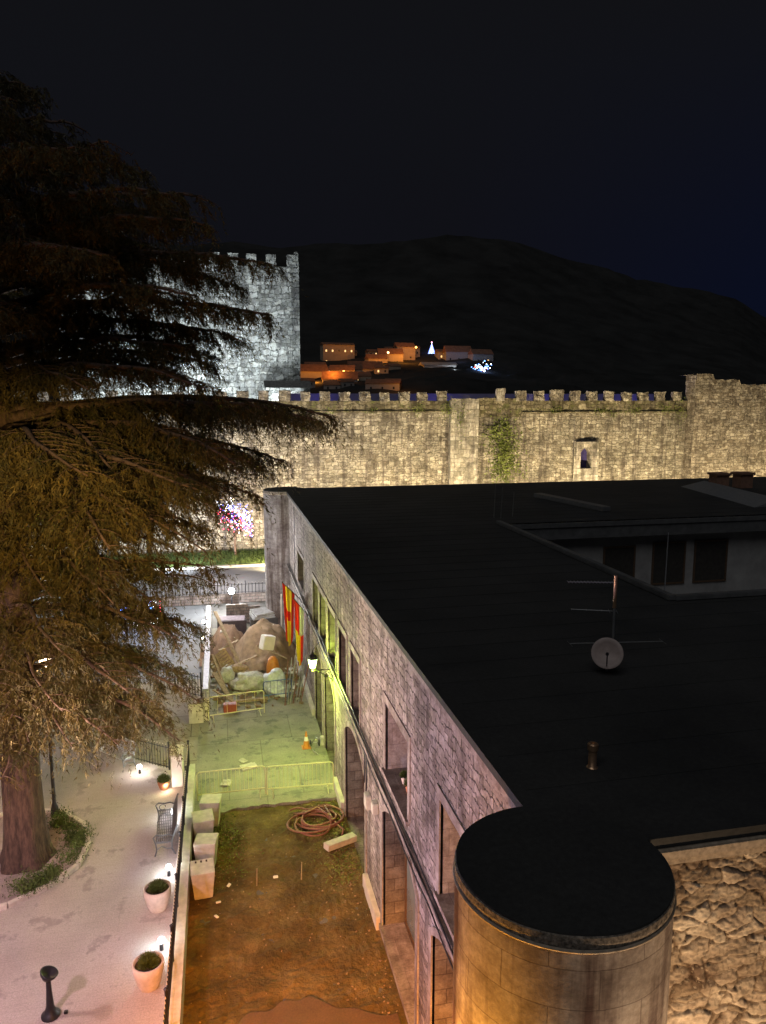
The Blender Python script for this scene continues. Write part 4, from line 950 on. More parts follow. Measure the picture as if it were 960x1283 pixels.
    for i in range(46):
        z = 6.0+15.5*(i/46); az = R(100+((i*137.5) % 150)); limbs.append((z, az, Lm(z)*random.uniform(.7, .9), 1.0))
    for i in range(26):
        z = 19.3+4.0*(i/26); limbs.append((z, R(i*137.5), Lm(z)*random.uniform(.8, 1), .4))
    tw_p = []; tw_o = []
    for z0, az, L, dr in limbs:
        N = 16; pts = []; ph = random.random()*9
        for k in range(N+1):
            u = k/N; a = az+.12*math.sin(u*4+ph)*u; r = .3+(L-.3)*u
            pts.append(Vector((tx+r*math.cos(a), ty+r*math.sin(a), z0-.5+.9*math.sin(u*1.7)*min(1, L/6)-dr*u**2.2+.12*noise.noise(Vector((u*5, ph, 0))))))
        r0 = .035+.013*L
        lm.tube(pts, [r0*(1-.9*k/N)+.008 for k in range(N+1)], 6)
        # side branchlets
        nb = int(L*4.2)
        for q in range(nb):
            u = .14+.86*(q+random.random()*.7)/nb; u = min(u, .999); i0 = int(u*N); f = u*N-i0; base = pts[i0].lerp(pts[min(i0+1, N)], f)
            sd = 1 if q % 2 else -1; a = az+sd*R(random.uniform(28, 75)); l = (.45+.27*L*(1-u)**.8)*random.uniform(.65, 1.2); l = min(l, 2.5)
            bp = []; K = 6
            for k in range(K+1):
                w_ = k/K; bp.append(base+Vector((math.cos(a)*l*w_, math.sin(a)*l*w_, .12*l*w_-.34*l*w_*w_)))
            lm.tube(bp[::2], [.018, .012, .008, .004], 4)
            for k in range(int(l/.048)):
                w_ = random.random(); i1 = min(int(w_*K), K-1); tw_p.append(bp[i1].lerp(bp[i1+1], w_*K-i1)); tw_o.append((math.cos(a), math.sin(a)))
        for k in range(int(L*5)):
            u = .25+.75*random.random(); i0 = min(int(u*N), N-1); tw_p.append(pts[i0].lerp(pts[i0+1], u*N-i0)); tw_o.append((math.cos(az), math.sin(az)))
    lm.build('limbs', M['bark'], t, smooth=True)
    tp = np.array([tuple(p) for p in tw_p]); to = np.array(tw_o); n = len(tp)
    ln = rng.uniform(.20, .72, n)*np.where(rng.random(n) < .18, 1.9, 1)*np.where(tp[:, 2] < 14, 1.15, .95)
    # keep the sight line to the lamp inside the tree open, as a pruned gap
    la = np.array([-5.64, 25, 6.08]); ca_ = np.array([0, 0, 14.]); dv = (la-ca_)/np.linalg.norm(la-ca_); w_ = tp-ca_; al = w_@dv; dist = np.linalg.norm(w_-al[:, None]*dv, axis=1)
    keep = (dist > .34)
    # thin the foliage in irregular patches
    pat = np.array([noise.noise(Vector((p[0]*.9, p[1]*.9, p[2]*1.3))) for p in tp]); keep &= (pat > -.10) | (rng.random(n) < .25)
    tp = tp[keep]; to = to[keep]; ln = ln[keep]; n = len(tp)
    K = 13; u = rng.random((n, K)); ang = rng.normal(0, .5, n); sp = rng.uniform(.25, .85, n)
    hx = (to[:, 0]*np.cos(ang)-to[:, 1]*np.sin(ang))*sp; hy = (to[:, 0]*np.sin(ang)+to[:, 1]*np.cos(ang))*sp
    px = tp[:, 0, None]+hx[:, None]*ln[:, None]*u; py = tp[:, 1, None]+hy[:, None]*ln[:, None]*u; pz = tp[:, 2, None]-ln[:, None]*(u**1.5)*.95
    pp = np.stack([px, py, pz], 2).reshape(-1, 3); m = len(pp)
    pp += rng.normal(0, .018, (m, 3))
    dd = np.stack([np.repeat(hx, K), np.repeat(hy, K), np.full(m, -.9)], 1)+rng.normal(0, .55, (m, 3)); dd /= np.linalg.norm(dd, axis=1)[:, None]
    o = tri_mesh('crown', tri_cloud(pp.astype(np.float32), rng.uniform(.08, .19, m), rng.uniform(.009, .018, m), dd), M['needles'], t)
    print('cedar needles', m)
cedar()

# ---------------------------------------------------------------- lamps
t = thing('wall_lantern', 'green glowing street lantern on an iron wall bracket', 'lantern', (3.83, 26.3, 4.1))
x, y, z = 3.09, 26.3, 4.55
b = MB(); b.tube([(3.82, y, 4.22), (3.5, y, 4.26), (x, y, 4.26), (x, y, z-.2)], .022, 8); b.tube([(3.82, y, 3.85), (3.68, y, 3.95), (3.45, y, 4.10), (3.3, y, 4.22)], .018, 8)
b.tube([(3.58+.11*math.cos(a), y, 4.08+.11*math.sin(a)) for a in np.linspace(0, 6.28, 16)], .012, 6); b.box(3.79, 3.83, y-.05, y+.05, 3.78, 4.32, bev=.01); b.build('bracket', M['iron'], t)
b = MB(); b.lathe([(.07, -.20), (.10, -.19), (.17, .16)], (x, y, z), 6); b.build('glass', emit('green_lantern_glass', (.75, 1, .40), 7), t)
b = MB(); b.lathe([(.20, .16), (.15, .26), (.07, .33), (.03, .42), (.001, .47)], (x, y, z), 6)
for i in range(6):
    a = math.pi*2*i/6; b.cyl((x+.105*math.cos(a), y+.105*math.sin(a), z-.2), (x+.178*math.cos(a), y+.178*math.sin(a), z+.17), .008, .008, 5)
b.build('cap', M['iron'], t)
b = MB(); b.tube([(A, 26.6, 5.3), (3.5, 26.5, 5.35), (3.2, 26.35, 5.15), (x, y, 5.0)], .01, 5); b.build('cable', M['iron'], t)
t = thing('street_lamp', 'lit post lamp standing inside the lower branches of the cedar', 'street lamp', (-5.64, 25, .4)); x, y = -5.64, 25
b = MB(); b.lathe([(.14, 0), (.12, .3), (.06, .5), (.045, 5.1), (.10, 5.15)], (x, y, .4), 12); b.build('post', M['iron'], t, smooth=True)
b = MB(); b.lathe([(.12, 0), (.24, .40), (.001, .42)], (x, y, 5.56), 8); b.build('lantern', emit('warm_lantern_glass', (1, .85, .65), 16), t)
b = MB(); b.lathe([(.27, 0), (.14, .16), (.001, .25)], (x, y, 5.99), 8); b.build('cap', M['iron'], t)
t = thing('globe_lamp', 'bright white globe lamp on the wall of the far street', 'lamp', (.55, 51.2, 0)); x, y = .55, 50.6
b = MB(); b.cyl((x, y, 0), (x, y, 1.05), .05, .04, 10); b.build('post', M['iron'], t); b = MB(); b.lathe([(.001, -.22), (.16, -.16), (.22, 0), (.16, .16), (.001, .22)], (x, y, 1.25), 16); b.build('globe', emit('white_globe_glow', (.85, .93, 1), 14), t, smooth=True)
for i, (yy, zz, l) in enumerate(((43.5, 1.35, 'small warm lamp on the boundary wall, the farther of two'), (40.5, 1.35, 'small warm lamp on the boundary wall, the nearer of two'))):
    t = thing('wall_lamp', l, 'lamp', (-1.12, yy, 1.1), 'small lamps on the boundary wall'); b = MB(); b.box(-1.14, -.98, yy-.04, yy+.04, 1.12, 1.2); b.build('bracket', M['iron'], t)
    b = MB(); b.lathe([(.001, -.09), (.08, -.05), (.09, 0), (.06, .07), (.001, .1)], (-1.16, yy, 1.32), 10); b.build('globe', emit('warm_globe_glow', (1, .85, .6), 12), t); point('wall_lamp_light', (-1.4, yy, 1.5), 40, (1, .85, .6), .05)
# strings of festive lights
def bulbs(t, spec, fn, r=.035):
    for nm, col, n_ in spec:
        mb = MB()
        for i in range(n_):
            q = fn(nm); rr = r*random.uniform(.7, 1.5); mb.lathe([(.001, -rr), (rr, 0), (.001, rr)], q, 5)
        mb.build(nm, emit(nm+'_glow', col, 6), t)['kind'] = 'stuff'
t = thing('light_garland', 'net of red, blue and white festive lights by the castle wall', 'light decoration', (1.2, 67.8, 0))
b = MB(); b.tube([(1.2, 67.8, 0), (1.15, 67.8, 1.2), (1.25, 67.8, 2.4)], [.12, .1, .07], 8)
for i in range(16):
    a = random.uniform(-1, 1); b.tube([(1.2, 67.8, 1.6+.05*i), (1.2+a*.8, 67.8+random.uniform(-.5, .5), 2.6+random.random()), (1.2+a*1.8, 67.8+random.uniform(-.8, .8), 3.3+random.random()*1.3)], [.05, .03, .012], 5)
b.build('branches', M['bark'], t)
def g1(nm):
    u = random.uniform(-1, 1); x = 1.2+u*1.55; z = 3.9-.75*u+random.gauss(0, .55)
    if nm == 'red_bulbs': z = 3.4-.75*u+random.gauss(0, .5)
    return (x, 67.3+random.uniform(-.5, .3), z)
bulbs(t, (('blue_bulbs', (.12, .16, 1), 170), ('red_bulbs', (1, .06, .12), 120), ('white_bulbs', (.85, .9, 1), 90), ('gold_bulbs', (1, .75, .3), 60)), g1, .05)
t = thing('light_curtain', 'curtain of blue and white festive lights with a red end beside the road', 'light decoration', (-5, 47, 0))
b = MB(); b.cyl((-6.3, 47, 0), (-6.3, 47, 1.9), .03); b.cyl((-3.7, 47, 0), (-3.7, 47, 1.9), .03); b.cyl((-6.3, 47, 1.9), (-3.7, 47, 1.9), .02); b.build('frame', M['iron'], t)
def g2(nm):
    x = {'blue_bulbs': random.choice((random.uniform(-6.3, -5.4), random.uniform(-5.2, -4.2))), 'white_bulbs': -5.6+.2*random.randint(0, 8), 'red_bulbs': -3.8+random.gauss(0, .04)}[nm]
    return (x+random.gauss(0, .03), 47+random.uniform(-.1, .1), random.uniform(.3, 1.8))
bulbs(t, (('blue_bulbs', (.06, .25, 1), 110), ('white_bulbs', (.8, .9, 1), 130), ('red_bulbs', (1, .08, .12), 24)), g2, .03)
point('light_curtain_glow', (-5, 46.2, 1.5), 90, (.3, .5, 1), .3)

# ---------------------------------------------------------------- flags
def flag(base, tip, label, kind, w=1.05, h=2.1):
    t = thing('flag', label, 'flag', base, 'flags hanging on the facade')
    b = MB(); b.cyl(base, tip, .022, .015, 8); b.lathe([(.001, -.03), (.035, 0), (.001, .04)], tip, 8); b.build('pole', M['iron'], t)
    B = Vector(base); T_ = Vector(tip); st = []; nx, nz = 24, 30
    grid = []
    for j in range(nz+1):
        for i in range(nx+1):
            u = i/nx; v = j/nz; q = B.lerp(T_, .42+.56*u); fold = .10*math.sin(u*17+v*2)*(.35+.65*v)
            sq = 1-.45*v
            c = B.lerp(T_, .72); q = c+(q-c)*sq
            grid.append(Vector((q.x+fold*.35, q.y+fold, q.z-h*v*(1+.16*math.sin(u*3.0)))))
    mats = [plain('flag_red', (.80, .03, .02), .8, 0, .15, 4), plain('flag_yellow', (.95, .68, .04), .8, 0, .12, 4), plain('flag_white', (.62, .60, .55), .8, 0, .12, 4)]
    parts = {0: MB(), 1: MB(), 2: MB()}
    for j in range(nz):
        for i in range(nx):
            u = (i+.5)/nx; v = (j+.5)/nz; d_ = u*.45+v*.75
            if kind == 0: k = 0 if (u < .22 or u > .80) else 1
            else: k = (0 if u > .5 else 2) if v < .5 else (1 if u > .4 else 0)
            if kind == 0 and .40 < v < .56 and u > .3: k = 0
            parts[k].quad(grid[j*(nx+1)+i], grid[j*(nx+1)+i+1], grid[(j+1)*(nx+1)+i+1], grid[(j+1)*(nx+1)+i])
    for k, nm in ((0, 'red_cloth'), (1, 'yellow_cloth'), (2, 'white_cloth')):
        if parts[k].f: parts[k].build(nm, mats[k], t, smooth=True)
flag((A, 36.4, 4.1), (2.72, 34.9, 5.50), 'red and yellow striped national flag hanging farther from the green lantern', 0, h=2.45)
flag((A, 33.1, 4.2), (2.98, 32.0, 5.45), 'red, white and yellow quartered flag hanging nearer to the green lantern', 1, h=2.4)
for i, (x, y) in enumerate(((3.12, 41.2), (3.32, 41.0), (3.5, 40.6))):
    b = MB(); b.cyl((x, y, 0), (x+.03, y, 3.3+.3*i), .05, .04, 8); tag(b.build('pole', M['lightconc'], base=(x, y, 0)), ['tall pale pole standing farthest left by the far turret', 'tall pale pole in the middle of the three by the far turret', 'tall pale pole nearest the facade by the far turret'][i], 'pole', 'pale poles by the far turret')

# ---------------------------------------------------------------- roof furniture
t = thing('television_antenna', 'television antenna mast with three cross arms above the roof', 'antenna', (7.7, 13.4, 8.76)); x, y, z = 7.75, 13.6, 8.76
b = MB(); b.cyl((x, y, z), (x, y, z+1.05), .022, .022, 10); b.build('mast', M['metal'], t); b = MB(); b.cyl((x, y, z+1.05), (x, y, z+1.72), .036, .036, 10); b.build('mast_sleeve', M['copper'], t)
def yagi(z_, a, L0, L1, n_, el, nm='yagi_arm', r=.010):
    b = MB(); d = Vector((math.cos(a), math.sin(a), .0)); s_ = Vector((-d.y, d.x, 0)); c = Vector((x, y, z_)); b.cyl(c-d*L0, c+d*L1, r, r, 6)
    for i in range(n_):
        q = c-d*L0+d*((L0+L1)*i/max(1, n_-1)); b.cyl(q-s_*el*.5, q+s_*el*.5, .004, .004, 5)
    b.build(nm, M['metal'], t)
yagi(z+1.58, R(165), -.05, .95, 14, .22); yagi(z+.98, R(158), .05, .85, 4, .12); yagi(z+.32, R(172), 1.05, .9, 2, .35); yagi(z+.98, R(158), .05, .1, 2, .3)
t = thing('satellite_dish', 'round pale satellite dish at the foot of the antenna mast', 'satellite dish', (7.35, 12.9, 8.76)); c = Vector((7.16, 12.75, 9.18)); nrm = Vector((-.45, -.8, .38)).normalized()
rot = Vector((0, 0, 1)).rotation_difference(nrm).to_matrix().to_4x4(); Mx = Matrix.Translation(c) @ rot; q = MB(); q.lathe([(.001, -.06), (.11, -.05), (.21, -.015), (.295, .03), (.30, .025), (.21, -.03), (.001, -.075)], (0, 0, 0), 36)
b = MB(); b.add([Mx @ Vector(v) for v in q.v], q.f); b.build('reflector', M['dish'], t, smooth=True)
b = MB(); b.tube([c+Vector((0, 0, -.28)), c+nrm*.25+Vector((0, 0, -.22)), c+nrm*.38+Vector((0, 0, -.05))], .012, 6); b.cyl(c+nrm*.38+Vector((0, 0, -.05)), c+nrm*.3+Vector((0, 0, -.03)), .03, .03, 10); b.build('feed_arm', M['iron'], t)
b = MB(); b.cyl(c-nrm*.06, c-nrm*.2, .03, .03, 8); b.cyl(c-nrm*.2+Vector((0, 0, .05)), (c.x-nrm.x*.2, c.y-nrm.y*.2, 8.76), .025, .025, 8); b.build('mount', M['metal'], t)
t = thing('roof_vent', 'small round metal vent pipe on the near part of the roof', 'vent', (5.12, 9.35, 8.76)); x, y = 5.12, 9.4
b = MB(); b.lathe([(.085, 0), (.06, .02), (.058, .27)], (x, y, 8.755), 20); b.build('pipe', M['copper'], t, smooth=True)
b = MB(); b.lathe([(.075, .26), (.078, .27), (.078, .35), (.06, .365), (.03, .365), (.03, .345), (.001, .34)], (x, y, 8.755), 20); b.build('cap', M['copper'], t)
for i, x in enumerate((29.0, 30.6)):
    b = MB(); b.box(x-.4, x+.4, 39.2, 40.0, 8.76, 9.55); b.box(x-.5, x+.5, 39.1, 40.1, 9.55, 9.68, bev=.02); t = b.build('chimney', plain('chimney_brick', (.22, .12, .08), .9), base=(x, 39.6, 8.76)); tag(t, ['left of the two short brown chimneys on the far roof edge', 'right of the two short brown chimneys on the far roof edge'][i], 'chimney', 'chimneys on the flat roof')
b = MB(); Mx = Matrix.Translation((17.3, 35.2, 8.76)) @ Matrix.Rotation(R(-80+180), 4, 'Z'); b.box(-2.9, 2.9, -.25, .25, 0, .22, 0, Mx, .02); tag(b.build('roof_duct', plain('grey_duct', (.15, .15, .15), .5, .3), base=(17.3, 35.2, 8.76)), 'long low grey duct lying on the roof behind the courtyard', 'duct')
b = MB(); b.add([(25.5, 32.0, 8.76), (28.6, 32.4, 8.76), (30.2, 40.6, 8.76), (27.3, 40.8, 8.76), (27, 32.2, 9.1), (28.8, 40.7, 9.1)], [(0, 1, 4), (2, 3, 5), (0, 4, 5, 3), (1, 2, 5, 4)]); tag(b.build('roof_skylight', plain('grey_skylight', (.17, .17, .17), .4), base=(28, 36, 8.76)), 'low ridged grey skylight near the two chimneys', 'skylight')
t = thing('thin_aerials', 'three thin upright rods in front of the castle ivy', 'aerial', (12.3, 31.2, 8.76))
for (x, y, h) in ((11.9, 31.6, 1.5), (12.15, 31.4, 1.4), (12.9, 31.9, 1.1)): b = MB(); b.cyl((x, y, 8.76), (x+.05, y, 8.76+h), .014, .008, 5); b.build('rod', M['metal'], t)
b = MB(); b.cyl((12.9, 19.8, 8.2), (13.25, 20.3, 10.0), .022, .014, 6); b.cyl((11.6, 19.6, 8.8), (12.9, 19.8, 8.25), .015, .015, 5); tag(b.build('courtyard_pole', M['metal'], base=(12.9, 19.8, 8.2)), 'thin leaning metal pole in front of the courtyard windows', 'pole')

# ---------------------------------------------------------------- barriers
def barrier(loc, rz, L, label, nb=15, mat='yellowpaint', group='crowd barriers', h=1.05):
    t = thing('crowd_barrier', label, 'barrier', (0, 0, 0), group)
    b = MB(); r = .021; c = .1
    b.tube([(-L/2, 0, .0), (-L/2, 0, h-c), (-L/2+c*.3, 0, h-c*.3), (-L/2+c, 0, h), (L/2-c, 0, h), (L/2-c*.3, 0, h-c*.3), (L/2, 0, h-c), (L/2, 0, 0)], r, 8); b.cyl((-L/2, 0, .22), (L/2, 0, .22), r, r, 8); b.build('frame', M[mat], t)
    b = MB()
    for i in range(1, nb): x = -L/2+L*i/nb; b.cyl((x, 0, .22), (x, 0, h-.01), .008, .008, 5)
    b.build('bars', M[mat], t)
    for s_ in (-1, 1): b = MB(); b.tube([(s_*(L/2-.2), -.3, .01), (s_*(L/2-.2), 0, .08), (s_*(L/2-.2), .3, .01)], .016, 6); b.cyl((s_*(L/2-.2), 0, .08), (s_*(L/2-.2), 0, .22), .016, .016, 6); b.build('foot', M[mat], t)
    t.location = loc; t.rotation_euler = (0, 0, rz); return t
barrier((.08, 25.5, .13), R(0), 2.35, 'pale yellow barrier across the slab edge, its left end at the retaining wall', 16)
barrier((2.48, 25.35, .13), R(-3), 2.35, 'pale yellow barrier across the slab edge, its right end at the facade', 16)
barrier((.42, 32.45, .13), R(8), 2.45, 'pale barrier with few bars standing in front of the rubbish heap', 6)
barrier((2.35, 34.1, .13), R(4), 1.3, 'short blue barrier in front of the white sacks', 8, 'bluepaint', h=.9)
# ---------------------------------------------------------------- square planters
def planter(loc, rz, label, tilt=0):
    t = thing('concrete_block', label, 'concrete block', (0, 0, 0), 'tapered concrete blocks along the wall')
    wb_, wt_, h = .50, .66, .86; b = MB(); q = lambda w, z: [(-w/2, -w/2, z), (w/2, -w/2, z), (w/2, w/2, z), (-w/2, w/2, z)]
    v = q(wb_, 0)+q(wt_, h); b.add(v, [(0, 3, 2, 1), (4, 5, 6, 7), (0, 1, 5, 4), (1, 2, 6, 5), (2, 3, 7, 6), (3, 0, 4, 7)]); o = b.build('body', M['cream'], t)
    md = o.modifiers.new('bev', 'BEVEL'); md.width = .018; md.segments = 2
    if 'nearest' in label:
        b = MB()
        for k in range(3): b.box(-.20+.15*k, -.15+.15*k, .18, .27, h-.002, h+.004)
        b.build('slot', M['soil'], t)
    t.location = loc; t.rotation_euler = (tilt, 0, rz); return t
planter((-.82, 20.45, .05), R(4), 'square tapered concrete block nearest the camera in the row', .06)
planter((-.74, 21.75, .05), R(-9), 'second tapered concrete block counted from the near end of the row', -.05)
planter((-.86, 23.15, .05), R(6), 'third tapered concrete block, pushed against the retaining wall', .05)
planter((-.62, 24.1, .05), R(-7), 'farthest tapered concrete block, just before the slab edge', -.04)

# ---------------------------------------------------------------- yard debris
t = thing('hose_coil', 'tangled reddish brown hose coiled near the facade', 'hose', (2.75, 23.4, .08)); b = MB(); pts = []
for i in range(420):
    u = i/420*6.28*6.2; k = i/420; rx = .62+.13*math.sin(u*.37)+.08*math.sin(u*.9); ry = .60+.14*math.cos(u*.31); cx = 2.8+.18*math.sin(k*9); cy = 23.35+.16*math.cos(k*7)
    pts.append((cx+rx*math.cos(u), cy+ry*math.sin(u), .10+.12*k+.03*math.sin(u*1.7)))
pts += [(3.4, 23.0, .16), (3.6, 22.7, .12), (3.5, 22.4, .1)]
b.tube(pts, .032, 7); b.tube([(2.0+.25*i, 24.2+.12*math.sin(i*1.7), .14) for i in range(7)], .03, 6); b.tube([(2.1, 24.0, .12), (2.4, 23.6, .3), (2.9, 23.9, .3), (3.3, 23.3, .26), (3.2, 22.9, .2)], .03, 6); b.build('hose', M['hose'], t, smooth=True)
b = MB(); Mx = Matrix.Translation((3.38, 21.95, .16)) @ Matrix.Rotation(R(27), 4, 'Z') @ Matrix.Rotation(R(4), 4, 'Y'); b.box(-.56, .56, -.14, .14, -.1, .1, 0, Mx, .012); tag(b.build('concrete_beam', M['cream'], base=(3.38, 21.95, .06)), 'cream concrete beam lying below the coiled hose', 'beam')
for i, (x, y, h, l) in enumerate(((.69, 20.5, .55, 'left of two thin wooden stakes standing in the mud'), (1.98, 20.45, .6, 'right of two thin wooden stakes standing in the mud'))):
    b = MB(); b.cyl((x, y, .02), (x+.02, y, .02+h), .018, .014, 6); tag(b.build('wooden_stake', M['plank'], base=(x, y, 0)), l, 'stake', 'wooden stakes in the yard')
for i, (x, y, l) in enumerate(((1.25, 20.7, 'white scrap lying between the two wooden stakes'), (-.1, 20.6, 'white scrap lying left of the left wooden stake'), (-.45, 19.3, 'flat white scrap lying near the first concrete block'), (-.4, 19.9, 'crumpled white scrap beside the nearest concrete block'))):
    b = MB(); Mx = Matrix.Translation((x, y, .09)) @ Matrix.Rotation(i*1.1, 4, 'Z') @ Matrix.Rotation(.3, 4, 'X'); b.box(-.07, .07, -.04, .04, -.02, .02, 0, Mx, .01); tag(b.build('litter', M['whitepaint'], base=(x, y, .05)), l, 'litter', 'white litter in the yard')
# slab: papers, cone, metal
for i, (x, y, w_, h_, l) in enumerate(((.75, 27.6, .62, .42, 'large pale cement sack lying flat on the slab'), (-.1, 26.5, .45, .35, 'small white sheet lying on the slab behind the left barrier'), (.55, 28.1, .3, .25, 'crumpled pale paper behind the cement sack'))):
    b = wavy_sheet(-w_/2, w_/2, -h_/2, h_/2, 0, 8, 6, .05, 5); b2_ = MB(); Mx = Matrix.Translation((x, y, .19)) @ Matrix.Rotation(.3+i, 4, 'Z'); b2_.add([Mx @ Vector(v) for v in b.v], b.f); o = b2_.build('sack' if i == 0 else 'paper_sheet', M['lightconc'], base=(x, y, .14)); md = o.modifiers.new('s', 'SOLIDIFY'); md.thickness = .05 if i == 0 else .008; tag(o, l, 'sack' if i == 0 else 'paper')
t = thing('traffic_cone', 'orange traffic cone with white band by the facade', 'traffic cone', (3.08, 28.8, .13)); b = MB(); b.box(2.9, 3.26, 28.62, 28.98, .13, .16, bev=.01); b.lathe([(.14, .03), (.09, .3), (.085, .301), (.055, .469), (.06, .47), (.025, .68), (.001, .685)], (3.08, 28.8, .13), 18); b.build('cone_body', M['orange'], t); b = MB(); b.lathe([(.09, .3), (.06, .47)], (3.08, 28.8, .13), 18); b.build('white_band', M['whitepaint'], t)
t = thing('metal_trolley', 'small dark metal trolley with two wheels and bent handles next to the traffic cone', 'trolley', (3.4, 28.4, .13)); b = MB(); b.tube([(3.3, 28.9, .2), (3.35, 28.6, .5), (3.4, 28.3, .75), (3.45, 28.1, .8)], .02, 6); b.tube([(3.55, 28.9, .2), (3.55, 28.6, .5), (3.58, 28.3, .75), (3.6, 28.1, .8)], .02, 6); b.cyl((3.3, 28.8, .3), (3.55, 28.8, .3), .015); b.cyl((3.35, 28.5, .58), (3.56, 28.5, .58), .015); b.tube([(3.25, 28.9, .17), (3.3, 28.3, .2), (3.45, 27.9, .22)], .02, 6); b.build('frame', M['metal'], t)
for xx in (3.26, 3.6): b = MB(); b.tube([(xx, 28.85+.12*math.cos(a), .26+.12*math.sin(a)) for a in np.linspace(0, 6.28, 16)], .025, 6); b.build('wheel', M['iron'], t)
# heap area
def mound(name, cx, cy, r, h, mat, label, sy=1.0, seed=0, pw=1.4):
    b = MB(); n = 60
    for j in range(n+1):
        for i in range(n+1):
            u = -1+2*i/n; v = -1+2*j/n; d = math.hypot(u, v); d += .12*noise.noise(Vector((u*3, v*3, seed+9))); z = h*(.5+.5*math.cos(math.pi*min(d, 1)))**.55
            z *= 1+.25*noise.noise(Vector((u*2.5, v*2.5, seed))); z += .05*noise.noise(Vector((u*9, v*9, seed)))+.03*noise.noise(Vector((u*22, v*22, seed)))
            z += .10*noise.noise(Vector((u*5, v*5, seed+2)))*min(1, z*2); b.v.append((cx+u*r, cy+v*r*sy, .1+max(z, -.05)))
    for j in range(n):
        for i in range(n): a = j*(n+1)+i; b.f.append((a, a+1, a+n+2, a+n+1)); b.m.append(0)
    return tag(b.build(name, mat, smooth=True, base=(cx, cy, .1)), label, 'earth heap')
mound('earth_heap', 2.15, 40.2, 2.0, 2.05, M['earth'], 'large light brown earth heap against the facade', 1.3, 1)
mound('earth_heap', .15, 41.3, 1.5, 1.55, M['earth2'], 'smaller dark brown earth heap beside the boundary wall', 1.3, 5)
def blob(name, c, rx, ry, rz_, mat, label, cat, amp=.16, seed=0):
    bm = bmesh.new(); bmesh.ops.create_icosphere(bm, subdivisions=4, radius=1)
    for v in bm.verts:
        n_ = v.co.copy(); k = 1+amp*noise.noise(n_*1.6+Vector((seed, 0, 0)))*1.6+amp*.55*noise.noise(n_*5+Vector((seed, 3, 0))); q = Vector((n_.x*rx*k, n_.y*ry*k, n_.z*rz_*k)); q.z = max(q.z, -rz_*.75); v.co = q
    me = bpy.data.meshes.new(name); bm.to_mesh(me); bm.free(); me.materials.append(mat); me.polygons.foreach_set('use_smooth', [True]*len(me.polygons)); me.uv_layers.new(name='UVMap')
    o = bpy.data.objects.new(name, me); C.objects.link(o); o.location = c; return tag(o, label, cat)
blob('white_sack', (2.25, 34.9, .62), .58, .45, .62, M['whitebag'], 'large bulging white and bluish rubble sack behind the blue barrier', 'sack', .22, 3)
blob('tarpaulin', (1.15, 35.4, .55), .85, .5, .45, M['tarp'], 'crumpled greenish grey tarpaulin thrown over the rubbish', 'tarpaulin', .3, 8)
blob('grey_sack', (.05, 36.0, .75), .38, .35, .42, M['tarp'], 'round grey sack at the left end of the tarpaulin', 'sack', .15, 12)
blob('tan_sack', (.65, 36.3, .95), .42, .25, .18, M['plank'], 'small tan sack lying on top of the tarpaulin', 'sack', .2, 15)
blob('rubble_bag', (2.45, 34.55, .3), .5, .35, .3, M['whitebag'], 'small white bag slumped at the foot of the large sack', 'sack', .3, 22)
b = MB()
for i in range(260):
    x = random.uniform(-.65, 3.5); y = random.gauss(36.5, 2.2); r = random.uniform(.03, .14)
    if y < 33.2: continue
    hz = max(2.05*(.5+.5*math.cos(math.pi*min(1, math.hypot((x-2.15)/1.95, (y-40.2)/2.5)))), 1.55*(.5+.5*math.cos(math.pi*min(1, math.hypot((x-.15)/1.5, (y-41.3)/1.95)))))
    Mx = Matrix.Translation((x, y, .15+hz+r*.2)) @ Matrix.Rotation(random.random()*6, 4, 'Z') @ Matrix.Rotation(random.random()*2, 4, 'X'); b.box(-r, r, -r*.7, r*.6, -r*.5, r*.5, random.choice((0, 0, 0, 1, 2)), Mx)
tag(b.build('rubble', [M['earth'], M['lightconc'], M['tarp']]), 'loose stones and broken bits strewn over the rubbish heap', 'rubble', kind='stuff')
t = thing('orange_barrel', 'orange plastic barrel standing among the sacks', 'barrel', (2.3, 36.4, .1)); b = MB(); b.lathe([(.30, 0), (.33, .4), (.32, .8), (.24, 1.15), (.12, 1.3), (.001, 1.32)], (2.3, 36.4, .1), 22); b.build('drum', M['orange'], t, smooth=True); b = MB(); b.lathe([(.335, .0), (.34, .05)], (2.3, 36.4, .5), 22); b.build('rib', M['orange'], t)
b = MB(); Mx = Matrix.Translation((2.12, 37.6, 1.75)) @ Matrix.Rotation(.5, 4, 'Z') @ Matrix.Rotation(.25, 4, 'Y'); b.box(-.33, .33, -.22, .22, -.36, .36, 0, Mx, .03); b.box(-.2, .15, -.23, -.2, .2, .26, 0, Mx); tag(b.build('white_crate', M['whitepaint'], base=(2.12, 37.2, 1.5)), 'white box propped on the earth heap above the orange barrel', 'box')
b = MB(); b.box(-.15, .45, 32.9, 33.3, .13, .5, bev=.03); tag(b.build('red_crate', M['redp'], base=(.15, 33.1, .13)), 'red plastic crate behind the pale far barrier', 'crate')
t = thing('wooden_pallet', 'slatted wooden pallet leaning in front of the dark earth heap', 'pallet', (-.2, 37.2, .1)); b = MB(); Mx = Matrix.Translation((-.2, 37.2, .95)) @ Matrix.Rotation(R(12), 4, 'Z') @ Matrix.Rotation(R(-30), 4, 'Y') @ Matrix.Rotation(R(65), 4, 'X')
for i in range(7): b.box(-.55, .55, -.5+.155*i, -.4+.155*i, 0, .02, 0, Mx)
b.build('slats', M['plank'], t); b = MB()
for i in range(3): b.box(-.55+.5*i, -.45+.5*i, -.5, .53, -.1, -.003, 0, Mx)
b.build('runners', M['plank'], t)
